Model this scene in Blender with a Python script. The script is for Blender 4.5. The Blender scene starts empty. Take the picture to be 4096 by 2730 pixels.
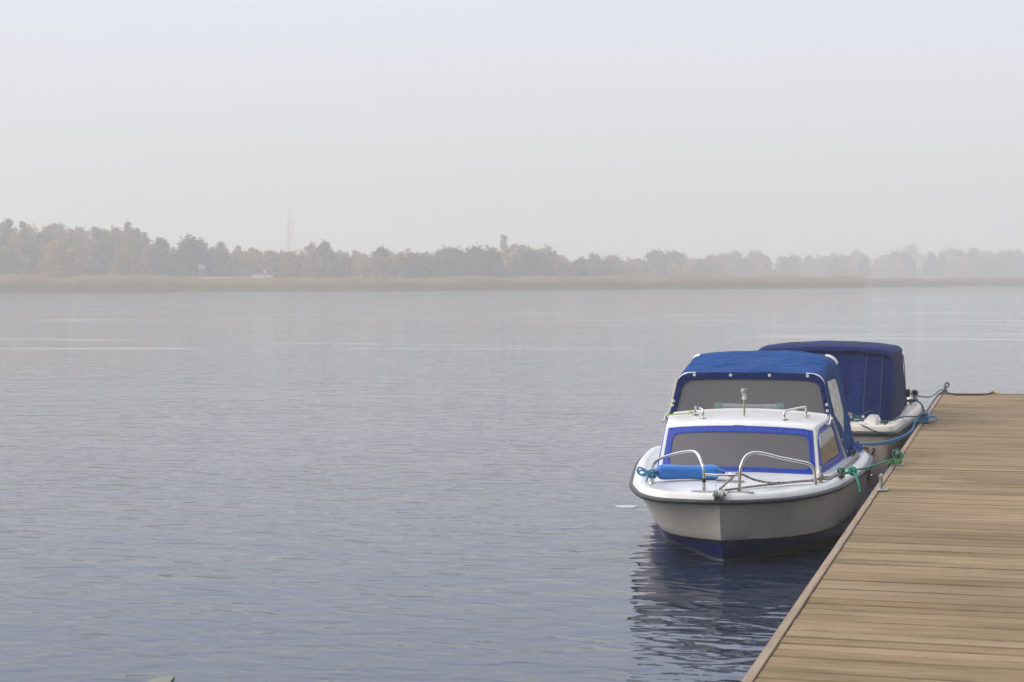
import bpy, bmesh, math, random
import numpy as np
from mathutils import Vector, noise as mnoise

random.seed(7)
RNG = np.random.default_rng(11)
S = bpy.context.scene
COL = S.collection
R = math.radians

# ------------------------------------------------------------------ camera
# World frame: Y runs along the pontoon away from the camera, X to the right, water at z = 0.
CAM_H = 2.08
YAW = 0.2790
PITCH = 0.0356
ROLL = 0.003
FPX = 7100.0
cam_d = bpy.data.cameras.new('camera')
cam = bpy.data.objects.new('camera', cam_d)
COL.objects.link(cam)
cam_d.sensor_width = 36.0
cam_d.lens = 36.0 * FPX / 4096.0
cam_d.clip_start = 0.1
cam_d.clip_end = 6000
cam_d.dof.use_dof = True
cam_d.dof.focus_distance = 13.6
cam_d.dof.aperture_fstop = 5.6
from mathutils import Matrix
fw = Vector((-math.sin(YAW) * math.cos(PITCH), math.cos(YAW) * math.cos(PITCH), -math.sin(PITCH)))
rt = Vector((math.cos(YAW), math.sin(YAW), 0))
up = rt.cross(fw)
rt2 = rt * math.cos(ROLL) - up * math.sin(ROLL)
up2 = up * math.cos(ROLL) + rt * math.sin(ROLL)
cam.matrix_world = Matrix(((rt2.x, up2.x, -fw.x, 0), (rt2.y, up2.y, -fw.y, 0), (rt2.z, up2.z, -fw.z, CAM_H), (0, 0, 0, 1)))
S.camera = cam

# ------------------------------------------------------------------ sky, sun, exposure
SUN_EL, SUN_AZ = R(34), R(-122)     # azimuth measured from +Y towards +X; from the left, behind the camera
w = bpy.data.worlds.new('World')
S.world = w
w.use_nodes = True
nt = w.node_tree
nt.nodes.clear()
out = nt.nodes.new('ShaderNodeOutputWorld')
sky = nt.nodes.new('ShaderNodeTexSky')
sky.sky_type = 'NISHITA'
sky.sun_disc = False
sky.sun_elevation = SUN_EL
sky.sun_rotation = SUN_AZ
sky.air_density = 1.0
sky.dust_density = 6.0
sky.ozone_density = 1.0
bg1 = nt.nodes.new('ShaderNodeBackground')
bg1.inputs['Strength'].default_value = 0.05
nt.links.new(sky.outputs[0], bg1.inputs[0])
geo = nt.nodes.new('ShaderNodeNewGeometry')
tc = nt.nodes.new('ShaderNodeTexCoord')
sep = nt.nodes.new('ShaderNodeSeparateXYZ')
nt.links.new(tc.outputs['Generated'], sep.inputs[0])
nz = nt.nodes.new('ShaderNodeTexNoise')
nz.inputs['Scale'].default_value = 2.2
nz.inputs['Detail'].default_value = 3
nt.links.new(tc.outputs['Generated'], nz.inputs['Vector'])
ma = nt.nodes.new('ShaderNodeMath'); ma.operation = 'MULTIPLY_ADD'
ma.inputs[1].default_value = 0.06; ma.inputs[2].default_value = -0.03
nt.links.new(nz.outputs[0], ma.inputs[0])
mb = nt.nodes.new('ShaderNodeMath'); mb.operation = 'ADD'
nt.links.new(sep.outputs[2], mb.inputs[0]); nt.links.new(ma.outputs[0], mb.inputs[1])
ramp = nt.nodes.new('ShaderNodeValToRGB')
nt.links.new(mb.outputs[0], ramp.inputs[0])
SKY = [(0.0, (0.65, 0.635, 0.60)), (0.05, (0.67, 0.668, 0.675)), (0.15, (0.69, 0.705, 0.785)), (0.25, (0.92, 0.98, 1.16)), (0.42, (1.12, 1.22, 1.47)), (0.65, (1.36, 1.43, 1.62)), (1.0, (1.55, 1.58, 1.66))]
el = ramp.color_ramp.elements
el[0].position, el[0].color = SKY[0][0], (*SKY[0][1], 1)
el[1].position, el[1].color = SKY[-1][0], (*SKY[-1][1], 1)
for p, c in SKY[1:-1]:
    e = el.new(p); e.color = (*c, 1)
# darkening added to the unseen sky behind-right of the camera to shade the hull
dt = nt.nodes.new('ShaderNodeVectorMath'); dt.operation = 'DOT_PRODUCT'
dt.inputs[1].default_value = (0.78, -0.62, -0.10)
nt.links.new(tc.outputs['Generated'], dt.inputs[0])
cl = nt.nodes.new('ShaderNodeMapRange'); cl.interpolation_type = 'SMOOTHSTEP'
cl.inputs['From Min'].default_value = -0.2; cl.inputs['From Max'].default_value = 0.75
cl.inputs['To Min'].default_value = 1.0; cl.inputs['To Max'].default_value = 0.04
nt.links.new(dt.outputs['Value'], cl.inputs['Value'])
cm = nt.nodes.new('ShaderNodeVectorMath'); cm.operation = 'SCALE'
nt.links.new(ramp.outputs[0], cm.inputs[0]); nt.links.new(cl.outputs[0], cm.inputs['Scale'])
bg2 = nt.nodes.new('ShaderNodeBackground')
nt.links.new(cm.outputs[0], bg2.inputs[0])
bg2.inputs['Strength'].default_value = 1.0
add = nt.nodes.new('ShaderNodeAddShader')
nt.links.new(bg1.outputs[0], add.inputs[0]); nt.links.new(bg2.outputs[0], add.inputs[1])
nt.links.new(add.outputs[0], out.inputs['Surface'])

sun_d = bpy.data.lights.new('sun', 'SUN')
sun_d.energy = 0.9
sun_d.angle = R(30)
sun_d.color = (1.0, 0.93, 0.82)
sun = bpy.data.objects.new('sun', sun_d)
COL.objects.link(sun)
sd = Vector((math.sin(SUN_AZ) * math.cos(SUN_EL), math.cos(SUN_AZ) * math.cos(SUN_EL), math.sin(SUN_EL)))
sun.rotation_euler = sd.to_track_quat('Z', 'Y').to_euler()
sun.location = (0, 0, 60)

S.view_settings.view_transform = 'Standard'
S.view_settings.look = 'None'
S.view_settings.exposure = 0.04
S.view_settings.gamma = 1.0
S.view_settings.use_curve_mapping = False
S.render.engine = 'CYCLES'
S.cycles.use_denoising = True
S.cycles.max_bounces = 8
S.cycles.transparent_max_bounces = 12
S.cycles.volume_bounces = 5
S.cycles.denoising_prefilter = 'ACCURATE'


# ------------------------------------------------------------------ node helpers
class NT:
    def __init__(self, name):
        self.m = bpy.data.materials.new(name)
        self.m.use_nodes = True
        self.t = self.m.node_tree
        self.b = self.t.nodes['Principled BSDF']
        self.o = self.t.nodes['Material Output']

    def n(self, typ, **kw):
        nd = self.t.nodes.new(typ)
        for k, v in kw.items():
            if k in nd.inputs:
                nd.inputs[k].default_value = v
            else:
                setattr(nd, k, v)
        return nd

    def l(self, a, b):
        self.t.links.new(a, b)

    def math(self, op, a, b=None, c=None, clamp=False):
        nd = self.t.nodes.new('ShaderNodeMath'); nd.operation = op; nd.use_clamp = clamp
        for i, v in enumerate((a, b, c)):
            if v is None:
                continue
            if isinstance(v, (int, float)):
                nd.inputs[i].default_value = v
            else:
                self.l(v, nd.inputs[i])
        return nd.outputs[0]

    def ramp(self, fac, stops):
        nd = self.t.nodes.new('ShaderNodeValToRGB')
        self.l(fac, nd.inputs[0])
        e = nd.color_ramp.elements
        e[0].position, e[0].color = stops[0][0], (*stops[0][1], 1)
        e[1].position, e[1].color = stops[-1][0], (*stops[-1][1], 1)
        for p, c in stops[1:-1]:
            x = e.new(p); x.color = (*c, 1)
        return nd.outputs[0]

    def coord(self, scale=(1, 1, 1), kind='Object', rot=(0, 0, 0)):
        t = self.n('ShaderNodeTexCoord')
        mp = self.n('ShaderNodeMapping')
        mp.inputs['Scale'].default_value = scale
        mp.inputs['Rotation'].default_value = rot
        self.l(t.outputs[kind], mp.inputs['Vector'])
        return mp.outputs[0]

    def noise(self, vec, scale, detail=3, rough=0.55, dist=0.0):
        nd = self.n('ShaderNodeTexNoise')
        nd.inputs['Scale'].default_value = scale
        nd.inputs['Detail'].default_value = detail
        nd.inputs['Roughness'].default_value = rough
        nd.inputs['Distortion'].default_value = dist
        self.l(vec, nd.inputs['Vector'])
        return nd.outputs[0]

    def bump(self, h, strength=0.3, dist=0.01):
        nd = self.n('ShaderNodeBump')
        nd.inputs['Strength'].default_value = strength
        nd.inputs['Distance'].default_value = dist
        self.l(h, nd.inputs['Height'])
        self.l(nd.outputs[0], self.b.inputs['Normal'])

    def mix(self, fac, a, b):
        nd = self.n('ShaderNodeMix', data_type='RGBA')
        if isinstance(fac, (int, float)):
            nd.inputs[0].default_value = fac
        else:
            self.l(fac, nd.inputs[0])
        for i, v in ((6, a), (7, b)):
            if isinstance(v, tuple):
                nd.inputs[i].default_value = (*v, 1)
            else:
                self.l(v, nd.inputs[i])
        return nd.outputs[2]


def simple(name, c1, c2=None, rough=0.5, scale=8, metallic=0.0, bump=0.0, bscale=None, spec=0.5, stretch=(1, 1, 1), coat=0.0, lo=0.35, hi=0.65):
    k = NT(name)
    v = k.coord(stretch)
    c2 = c2 or tuple(x * 0.85 for x in c1)
    f = k.noise(v, scale, 4)
    k.l(k.ramp(f, [(lo, c1), (hi, c2)]), k.b.inputs['Base Color'])
    k.b.inputs['Roughness'].default_value = rough
    k.b.inputs['Metallic'].default_value = metallic
    k.b.inputs['Specular IOR Level'].default_value = spec
    k.b.inputs['Coat Weight'].default_value = coat
    if bump:
        k.bump(k.noise(v, bscale or scale * 6, 3), bump, 0.01)
    return k.m


M = {}
M['gelcoat'] = simple('gelcoat_white', (0.72, 0.715, 0.70), (0.62, 0.615, 0.595), 0.32, 5, bump=0.04, bscale=60, lo=0.4, hi=0.75)
M['cabin_white'] = simple('cabin_white', (0.74, 0.735, 0.725), (0.68, 0.675, 0.66), 0.35, 7, bump=0.05, bscale=80)
M['cream'] = simple('gelcoat_cream', (0.74, 0.66, 0.57), (0.64, 0.57, 0.49), 0.38, 4)
M['cream_hull'] = simple('hull_cream', (0.56, 0.48, 0.40), (0.46, 0.39, 0.32), 0.4, 3)
M['rubber'] = simple('black_rubber', (0.028, 0.028, 0.03), (0.05, 0.05, 0.05), 0.55, 20, bump=0.15, bscale=90)
M['rubber_grey'] = simple('grey_rubber', (0.10, 0.10, 0.105), (0.19, 0.19, 0.19), 0.6, 14, bump=0.15, bscale=60)
M['blue_paint'] = simple('blue_frame_paint', (0.018, 0.052, 0.34), (0.026, 0.068, 0.42), 0.5, 30, bump=0.5, bscale=45, spec=0.25)
M['chrome'] = simple('stainless_steel', (0.72, 0.71, 0.69), (0.62, 0.61, 0.59), 0.14, 12, metallic=1.0)
M['steel_dull'] = simple('dull_steel', (0.40, 0.39, 0.37), (0.30, 0.29, 0.27), 0.5, 30, metallic=0.7, bump=0.1)
M['galv'] = simple('galvanised_steel', (0.36, 0.35, 0.34), (0.28, 0.26, 0.24), 0.6, 25, metallic=0.3, bump=0.15)
M['fender_blue'] = simple('fender_vinyl_blue', (0.010, 0.19, 0.60), (0.012, 0.15, 0.50), 0.38, 6)
M['rope_blue'] = simple('rope_blue', (0.025, 0.16, 0.36), (0.08, 0.30, 0.50), 0.8, 140, bump=0.6, bscale=160)
M['rope_green'] = simple('rope_green', (0.008, 0.20, 0.135), (0.012, 0.30, 0.20), 0.75, 120, bump=0.6, bscale=170)
M['rope_green_mixed'] = simple('rope_green_yellow', (0.03, 0.36, 0.16), (0.22, 0.36, 0.05), 0.8, 60, bump=0.6, bscale=170)
M['rope_teal'] = simple('rope_dark_teal', (0.008, 0.06, 0.10), (0.02, 0.11, 0.15), 0.8, 120, bump=0.5, bscale=160)
M['rope_grey'] = simple('rope_grey_blue', (0.10, 0.10, 0.14), (0.22, 0.22, 0.27), 0.85, 110, bump=0.6, bscale=150)
M['rope_black'] = simple('rope_black', (0.012, 0.012, 0.013), (0.03, 0.03, 0.03), 0.8, 100, bump=0.6, bscale=150)
M['cable'] = simple('cable_yellow_green', (0.55, 0.50, 0.02), (0.12, 0.32, 0.03), 0.5, 40)
M['black_tape'] = simple('black_tape', (0.015, 0.015, 0.015), None, 0.4, 20)
M['dark'] = simple('dark_inside', (0.02, 0.02, 0.025), None, 0.9, 4)
M['letter'] = simple('black_lettering', (0.02, 0.018, 0.018), None, 0.5, 20)
M['clear_plastic'] = simple('milky_plastic', (0.52, 0.55, 0.54), (0.38, 0.43, 0.42), 0.25, 14)
M['teal_plastic'] = simple('teal_plastic', (0.03, 0.34, 0.28), (0.05, 0.28, 0.24), 0.4, 20)
M['patch'] = simple('white_canvas', (0.74, 0.72, 0.68), (0.62, 0.60, 0.57), 0.75, 30, bump=0.2, bscale=300)
M['snap'] = simple('snap_white_metal', (0.82, 0.82, 0.82), None, 0.3, 20)
M['concrete'] = simple('float_concrete', (0.05, 0.045, 0.04), (0.025, 0.023, 0.02), 0.9, 6, bump=0.3)
M['foam'] = simple('white_scum', (0.52, 0.52, 0.55), (0.45, 0.45, 0.48), 0.9, 12)
M['beige_board'] = simple('beige_board', (0.24, 0.235, 0.19), (0.21, 0.205, 0.165), 0.85, 6)
M['brownwood'] = simple('bracket_wood', (0.10, 0.055, 0.03), (0.05, 0.03, 0.02), 0.7, 10, stretch=(1, 1, 8))
M['bracket'] = simple('bracket_black', (0.02, 0.017, 0.016), (0.035, 0.028, 0.024), 0.5, 14)


def canvas(name, c1, c2, bs=0.55):
    k = NT(name)
    v = k.coord()
    f = k.noise(v, 3.0, 4)
    k.l(k.ramp(f, [(0.3, c1), (0.7, c2)]), k.b.inputs['Base Color'])
    k.b.inputs['Roughness'].default_value = 0.72
    k.b.inputs['Specular IOR Level'].default_value = 0.12
    h1 = k.noise(k.coord((1.0, 1.2, 1.0)), 5.5, 3, 0.5, 0.6)
    h2 = k.noise(v, 420, 1)
    h3 = k.noise(k.coord((1.0, 2.2, 1.4), 'Object', (0, 0, R(35))), 3.2, 2, 0.5, 1.4)
    h = k.math('ADD', k.math('ADD', k.math('MULTIPLY', h1, 0.7), k.math('MULTIPLY', k.math('ABSOLUTE', k.math('SUBTRACT', h3, 0.5)), 1.6)), k.math('MULTIPLY', h2, 0.010))
    k.bump(h, bs, 0.075)
    return k.m


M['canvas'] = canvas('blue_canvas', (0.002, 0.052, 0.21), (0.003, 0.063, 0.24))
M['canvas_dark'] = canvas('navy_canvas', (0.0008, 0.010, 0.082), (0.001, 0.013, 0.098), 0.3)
M['canvas_band_shaded'] = canvas('blue_canvas_band_shaded', (0.003, 0.012, 0.085), (0.004, 0.015, 0.10))  # same cloth as the canopy, the shade on its front put into the colour


def hull_mat():
    k = NT('hull_gelcoat')
    t = k.n('ShaderNodeTexCoord')
    sp = k.n('ShaderNodeSeparateXYZ'); k.l(t.outputs['Object'], sp.inputs[0])
    nse = k.noise(t.outputs['Object'], 7, 3)
    z = k.math('ADD', sp.outputs[2], k.math('MULTIPLY_ADD', nse, 0.012, -0.006))
    grime = k.noise(k.coord((1.2, 1.2, 0.35)), 4, 4)
    white = k.ramp(grime, [(0.3, (0.60, 0.58, 0.52)), (0.75, (0.50, 0.48, 0.425))])
    blue = k.ramp(grime, [(0.3, (0.009, 0.028, 0.27)), (0.7, (0.008, 0.020, 0.18))])
    c = k.mix(k.math('GREATER_THAN', z, 0.150), blue, (0.018, 0.017, 0.016))
    c = k.mix(k.math('GREATER_THAN', z, 0.182), c, white)
    run = k.noise(k.coord((9, 9, 0.7)), 2.2, 4, 0.6)
    c = k.mix(k.math('MULTIPLY', k.ramp(run, [(0.55, (0, 0, 0)), (0.75, (1, 1, 1))]), 0.25), c, (0.27, 0.24, 0.17))
    scum = k.math('MULTIPLY', k.ramp(k.math('ADD', sp.outputs[2], k.math('MULTIPLY', nse, 0.05)), [(0.035, (1, 1, 1)), (0.075, (0, 0, 0))]), 0.7)
    c = k.mix(scum, c, (0.045, 0.040, 0.022))
    c = k.mix(k.math('MULTIPLY', k.math('LESS_THAN', k.math('ADD', sp.outputs[2], k.math('MULTIPLY', nse, 0.006)), 0.013), 0.8), c, (0.40, 0.42, 0.52))
    k.l(c, k.b.inputs['Base Color'])
    k.b.inputs['Roughness'].default_value = 0.36
    return k.m


M['hull'] = hull_mat()


def rope_fleck():
    k = NT('rope_pale_flecked')
    v = k.coord()
    f = k.noise(v, 60, 1)
    k.l(k.ramp(f, [(0.50, (0.40, 0.37, 0.33)), (0.60, (0.10, 0.09, 0.085))]), k.b.inputs['Base Color'])
    k.b.inputs['Roughness'].default_value = 0.8
    k.bump(k.noise(v, 200, 2), 0.6, 0.01)
    return k.m


M['rope_fleck'] = rope_fleck()


def glass_grey(name, c, rough, transp=0.0, spec=0.5):
    k = NT(name)
    v = k.coord()
    f = k.noise(v, 2.0, 2)
    k.l(k.ramp(f, [(0.3, c), (0.7, tuple(x * 0.92 for x in c))]), k.b.inputs['Base Color'])
    k.b.inputs['Roughness'].default_value = rough
    k.b.inputs['Specular IOR Level'].default_value = spec
    if transp:
        tr = k.n('ShaderNodeBsdfTransparent')
        mx = k.n('ShaderNodeMixShader')
        mx.inputs[0].default_value = transp
        k.l(k.b.outputs[0], mx.inputs[1]); k.l(tr.outputs[0], mx.inputs[2])
        k.l(mx.outputs[0], k.o.inputs['Surface'])
    return k.m


M['pane_front'] = glass_grey('tinted_pane', (0.135, 0.132, 0.145), 0.35, 0, 0.25)
M['pane_upper'] = glass_grey('hazy_plastic_pane', (0.32, 0.318, 0.335), 0.38, 0.58, 0.3)
M['pane_side'] = glass_grey('dark_side_pane', (0.06, 0.05, 0.04), 0.06, 0, 0.6)


def vinyl():
    k = NT('clear_vinyl_window')
    v = k.coord((1, 1.4, 0.5))
    f = k.noise(v, 16, 3, 0.5, 1.2)
    k.l(k.ramp(f, [(0.36, (0.22, 0.22, 0.21)), (0.48, (0.52, 0.50, 0.46)), (0.7, (0.60, 0.58, 0.54))]), k.b.inputs['Base Color'])
    k.b.inputs['Roughness'].default_value = 0.2
    k.bump(f, 0.5, 0.03)
    return k.m


M['vinyl'] = vinyl()


def deck_wood():
    k = NT('weathered_decking')
    t = k.n('ShaderNodeTexCoord')
    sp = k.n('ShaderNodeSeparateXYZ'); k.l(t.outputs['Object'], sp.inputs[0])
    pid = k.math('FLOOR', k.math('DIVIDE', k.math('ADD', sp.outputs[1], 0.0), 0.14))
    wn = k.n('ShaderNodeTexWhiteNoise', noise_dimensions='1D')
    k.l(pid, wn.inputs['W'])
    # grain: stretched along X, shifted plank by plank
    cv = k.n('ShaderNodeCombineXYZ')
    k.l(k.math('ADD', k.math('MULTIPLY', sp.outputs[0], 1.0), k.math('MULTIPLY', wn.outputs[0], 40.0)), cv.inputs[0])
    k.l(k.math('MULTIPLY', sp.outputs[1], 34.0), cv.inputs[1])
    g1 = k.noise(cv.outputs[0], 2.2, 5, 0.62, 0.15)
    cv2 = k.n('ShaderNodeCombineXYZ')
    k.l(k.math('MULTIPLY', sp.outputs[0], 4.0), cv2.inputs[0])
    k.l(k.math('MULTIPLY', sp.outputs[1], 110.0), cv2.inputs[1])
    g2 = k.noise(cv2.outputs[0], 1.6, 3, 0.6)
    big = k.noise(t.outputs['Object'], 0.55, 4, 0.6)
    alg = k.noise(k.coord((0.7, 2.6, 1)), 1.1, 5, 0.6)
    base = k.ramp(g1, [(0.28, (0.135, 0.080, 0.030)), (0.46, (0.270, 0.180, 0.096)), (0.68, (0.42, 0.298, 0.172))])
    tint = k.ramp(wn.outputs[0], [(0.0, (0.34, 0.255, 0.155)), (0.35, (0.215, 0.148, 0.066)), (0.7, (0.37, 0.275, 0.165)), (1.0, (0.20, 0.138, 0.056))])
    c = k.mix(0.5, base, tint)
    c = k.mix(k.math('MULTIPLY', k.ramp(alg, [(0.48, (0, 0, 0)), (0.66, (1, 1, 1))]), 0.75), c, (0.130, 0.098, 0.038))
    c = k.mix(k.math('MULTIPLY', k.ramp(big, [(0.46, (0, 0, 0)), (0.72, (1, 1, 1))]), 0.55), c, (0.17, 0.112, 0.058))
    crack = k.ramp(g2, [(0.34, (1, 1, 1)), (0.43, (0, 0, 0))])
    c = k.mix(k.math('MULTIPLY', crack, 0.65), c, (0.06, 0.036, 0.018))
    knot = k.n('ShaderNodeTexVoronoi'); knot.inputs['Scale'].default_value = 1.0
    k.l(k.coord((1.3, 5.5, 1)), knot.inputs['Vector'])
    kn = k.ramp(knot.outputs['Distance'], [(0.035, (1, 1, 1)), (0.075, (0, 0, 0))])
    c = k.mix(k.math('MULTIPLY', kn, 0.6), c, (0.075, 0.045, 0.022))
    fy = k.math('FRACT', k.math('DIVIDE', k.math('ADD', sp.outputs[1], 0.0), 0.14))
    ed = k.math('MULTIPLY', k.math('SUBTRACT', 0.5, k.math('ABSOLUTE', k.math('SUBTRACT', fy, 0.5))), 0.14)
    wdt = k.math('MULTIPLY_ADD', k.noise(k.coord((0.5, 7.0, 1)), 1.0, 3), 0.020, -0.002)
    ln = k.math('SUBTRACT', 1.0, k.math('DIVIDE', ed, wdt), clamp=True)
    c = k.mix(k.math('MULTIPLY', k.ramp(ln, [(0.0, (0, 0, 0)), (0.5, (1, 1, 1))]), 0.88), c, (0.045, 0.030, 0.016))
    k.l(c, k.b.inputs['Base Color'])
    k.b.inputs['Roughness'].default_value = 0.82
    k.b.inputs['Specular IOR Level'].default_value = 0.25
    k.bump(k.math('ADD', g1, k.math('MULTIPLY', g2, 0.8)), 0.5, 0.006)
    return k.m


def edge_wood():
    k = NT('weathered_edge_board')
    t = k.n('ShaderNodeTexCoord')
    g = k.noise(k.coord((26, 1.6, 20)), 1.6, 5, 0.6)
    b = k.noise(t.outputs['Object'], 1.2, 3)
    c = k.ramp(g, [(0.3, (0.22, 0.150, 0.092)), (0.65, (0.35, 0.262, 0.178))])
    c = k.mix(k.math('MULTIPLY', b, 0.4), c, (0.30, 0.235, 0.16))
    k.l(c, k.b.inputs['Base Color'])
    k.b.inputs['Roughness'].default_value = 0.85
    k.bump(g, 0.5, 0.006)
    return k.m


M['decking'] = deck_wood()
M['edge_board'] = edge_wood()


def water_mat():
    k = NT('lake_water')
    t = k.n('ShaderNodeTexCoord')
    # slicks: wide calm streaks lying across the view
    sl = k.noise(k.coord((0.013, 0.15, 1), 'Object', (0, 0, R(-16))), 1.0, 4, 0.55, 0.3)
    calm = k.ramp(sl, [(0.42, (1, 1, 1)), (0.56, (0.8, 0.8, 0.8)), (0.64, (0.4, 0.4, 0.4))])
    wind = k.ramp(k.noise(k.coord((0.05, 0.16, 1), 'Object', (0, 0, R(-16))), 1.0, 3, 0.5), [(0.40, (0.35, 0.35, 0.35)), (0.60, (1, 1, 1))])

    def mp(vec, sc, rot):
        a = k.n('ShaderNodeMapping')
        a.inputs['Scale'].default_value = sc
        a.inputs['Rotation'].default_value = (0, 0, R(rot))
        k.l(vec, a.inputs['Vector'])
        return a.outputs[0]

    def height(dx, dy):
        ad = k.n('ShaderNodeVectorMath', operation='ADD')
        ad.inputs[1].default_value = (dx, dy, 0)
        k.l(t.outputs['Object'], ad.inputs[0])
        v1 = mp(ad.outputs[0], (1.0, 1.9, 1), -14)
        v2 = mp(ad.outputs[0], (1.0, 1.7, 1), 20)
        h1 = k.noise(v1, 0.80, 1, 0.4, 0.6)
        h2 = k.noise(v2, 3.0, 1, 0.4, 0.8)
        h3 = k.noise(v1, 7.5, 1, 0.5, 0.4)
        h = k.math('ADD', k.math('MULTIPLY', h1, 0.023), k.math('MULTIPLY', h2, 0.0185))
        return k.math('ADD', h, k.math('MULTIPLY', k.math('MULTIPLY', h3, wind), 0.0048))

    # open water out on the lake is choppier than the lee of the pontoon
    spo = k.n('ShaderNodeSeparateXYZ'); k.l(t.outputs['Object'], spo.inputs[0])
    mr = k.n('ShaderNodeMapRange'); k.l(spo.outputs[1], mr.inputs['Value'])
    for nm_, v_ in (('From Min', 50.0), ('From Max', 160.0), ('To Min', 1.0), ('To Max', 2.6)):
        mr.inputs[nm_].default_value = v_
    calm = k.math('MULTIPLY', calm, mr.outputs[0])
    E_ = 0.015
    h0, hx, hy = height(0, 0), height(E_, 0), height(0, E_)
    sx = k.math('MULTIPLY', k.math('MULTIPLY', k.math('SUBTRACT', h0, hx), 1 / E_), calm)
    sy = k.math('MULTIPLY', k.math('MULTIPLY', k.math('SUBTRACT', h0, hy), 1 / E_), calm)
    cv = k.n('ShaderNodeCombineXYZ')
    k.l(sx, cv.inputs[0]); k.l(sy, cv.inputs[1]); cv.inputs[2].default_value = 1.0
    nn = k.n('ShaderNodeVectorMath', operation='NORMALIZE')
    k.l(cv.outputs[0], nn.inputs[0])
    k.l(nn.outputs[0], k.b.inputs['Normal'])
    # thin pale lines on the open water: bright slick reflections put into the colour
    n_ = k.noise(k.coord((0.011, 0.055, 1), 'Object', (0, 0, R(-16))), 1.0, 2, 0.5, 0.2)
    line = k.ramp(k.math('ABSOLUTE', k.math('SUBTRACT', n_, 0.52)), [(0.004, (1, 1, 1)), (0.020, (0, 0, 0))])
    brk = k.ramp(k.noise(k.coord((0.07, 0.5, 1), 'Object', (0, 0, R(-16))), 1.0, 4, 0.7), [(0.42, (0, 0, 0)), (0.54, (1, 1, 1))])
    far_ = k.n('ShaderNodeMapRange'); k.l(spo.outputs[1], far_.inputs['Value'])
    far_.inputs['From Min'].default_value = 32.0; far_.inputs['From Max'].default_value = 42.0
    fm = k.math('MULTIPLY', k.math('MULTIPLY', k.math('MULTIPLY', line, brk), far_.outputs[0]), 0.75)
    k.l(k.mix(fm, (0.021, 0.030, 0.056), (0.62, 0.63, 0.66)), k.b.inputs['Base Color'])
    k.b.inputs['Roughness'].default_value = 0.03
    k.b.inputs['IOR'].default_value = 1.333
    return k.m


M['water'] = water_mat()


def haze_mat():
    m = bpy.data.materials.new('haze_air')
    m.use_nodes = True
    t = m.node_tree
    t.nodes.clear()
    o = t.nodes.new('ShaderNodeOutputMaterial')
    v = t.nodes.new('ShaderNodeVolumePrincipled')
    v.inputs['Color'].default_value = (0.998, 0.976, 0.918, 1)
    v.inputs['Density'].default_value = 0.0024
    v.inputs['Anisotropy'].default_value = 0.2
    t.links.new(v.outputs[0], o.inputs['Volume'])
    return m


M['haze'] = haze_mat()


def leaf_mat(name, a, b):
    k = NT(name)
    f = k.noise(k.coord(), 0.55, 3, 0.6)
    oi = k.n('ShaderNodeObjectInfo')
    k.l(k.ramp(f, [(0.3, a), (0.7, b)]), k.b.inputs['Base Color'])
    k.b.inputs['Roughness'].default_value = 0.8
    k.b.inputs['Specular IOR Level'].default_value = 0.15
    return k.m


M['leaf_dark'] = leaf_mat('foliage_dark', (0.024, 0.028, 0.017), (0.055, 0.052, 0.032))
M['leaf_olive'] = leaf_mat('foliage_olive', (0.085, 0.078, 0.040), (0.130, 0.108, 0.055))
M['leaf_gold'] = leaf_mat('foliage_gold', (0.34, 0.19, 0.045), (0.42, 0.24, 0.06))
M['leaf_rust'] = leaf_mat('foliage_rust', (0.27, 0.14, 0.065), (0.35, 0.185, 0.085))
M['bark'] = simple('bark', (0.10, 0.085, 0.07), (0.06, 0.05, 0.045), 0.9, 3)
M['birch_bark'] = simple('birch_bark', (0.42, 0.40, 0.37), (0.18, 0.16, 0.15), 0.9, 3)
M['reed'] = simple('reed_stems', (0.28, 0.225, 0.03), (0.38, 0.25, 0.045), 0.9, 0.12)
M['reed_top'] = simple('reed_heads', (0.52, 0.30, 0.11), (0.58, 0.37, 0.13), 0.9, 0.2)
M['bank'] = simple('bank_soil', (0.10, 0.085, 0.05), (0.14, 0.11, 0.065), 0.95, 0.3)
M['sign_blue'] = simple('sign_blue', (0.03, 0.10, 0.50), None, 0.5, 2)
M['sign_teal'] = simple('sign_teal', (0.03, 0.42, 0.36), None, 0.5, 2)
M['white_paint'] = simple('white_paint', (0.80, 0.80, 0.78), None, 0.5, 2)
M['grey_paint'] = simple('grey_paint', (0.42, 0.43, 0.45), None, 0.5, 2)
M['red_roof'] = simple('red_roof', (0.52, 0.06, 0.06), (0.45, 0.05, 0.05), 0.7, 2)
M['red_paint'] = simple('red_mast_paint', (0.50, 0.26, 0.24), (0.46, 0.22, 0.20), 0.6, 2)
M['mast_grey'] = simple('mast_grey', (0.34, 0.34, 0.35), None, 0.6, 2)
M['yellow'] = simple('yellow_strap', (0.62, 0.42, 0.04), None, 0.6, 20)


# ------------------------------------------------------------------ mesh helpers
def smooth(me, ang=40):
    me.polygons.foreach_set('use_smooth', [True] * len(me.polygons))
    me.set_sharp_from_angle(angle=R(ang))


def link(name, me, mat=None, parent=None, ang=None):
    ob = bpy.data.objects.new(name, me)
    COL.objects.link(ob)
    if mat is not None:
        for m in (mat if isinstance(mat, (list, tuple)) else [mat]):
            me.materials.append(m)
    if parent is not None:
        ob.parent = parent
    if ang:
        smooth(me, ang)
    return ob


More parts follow.
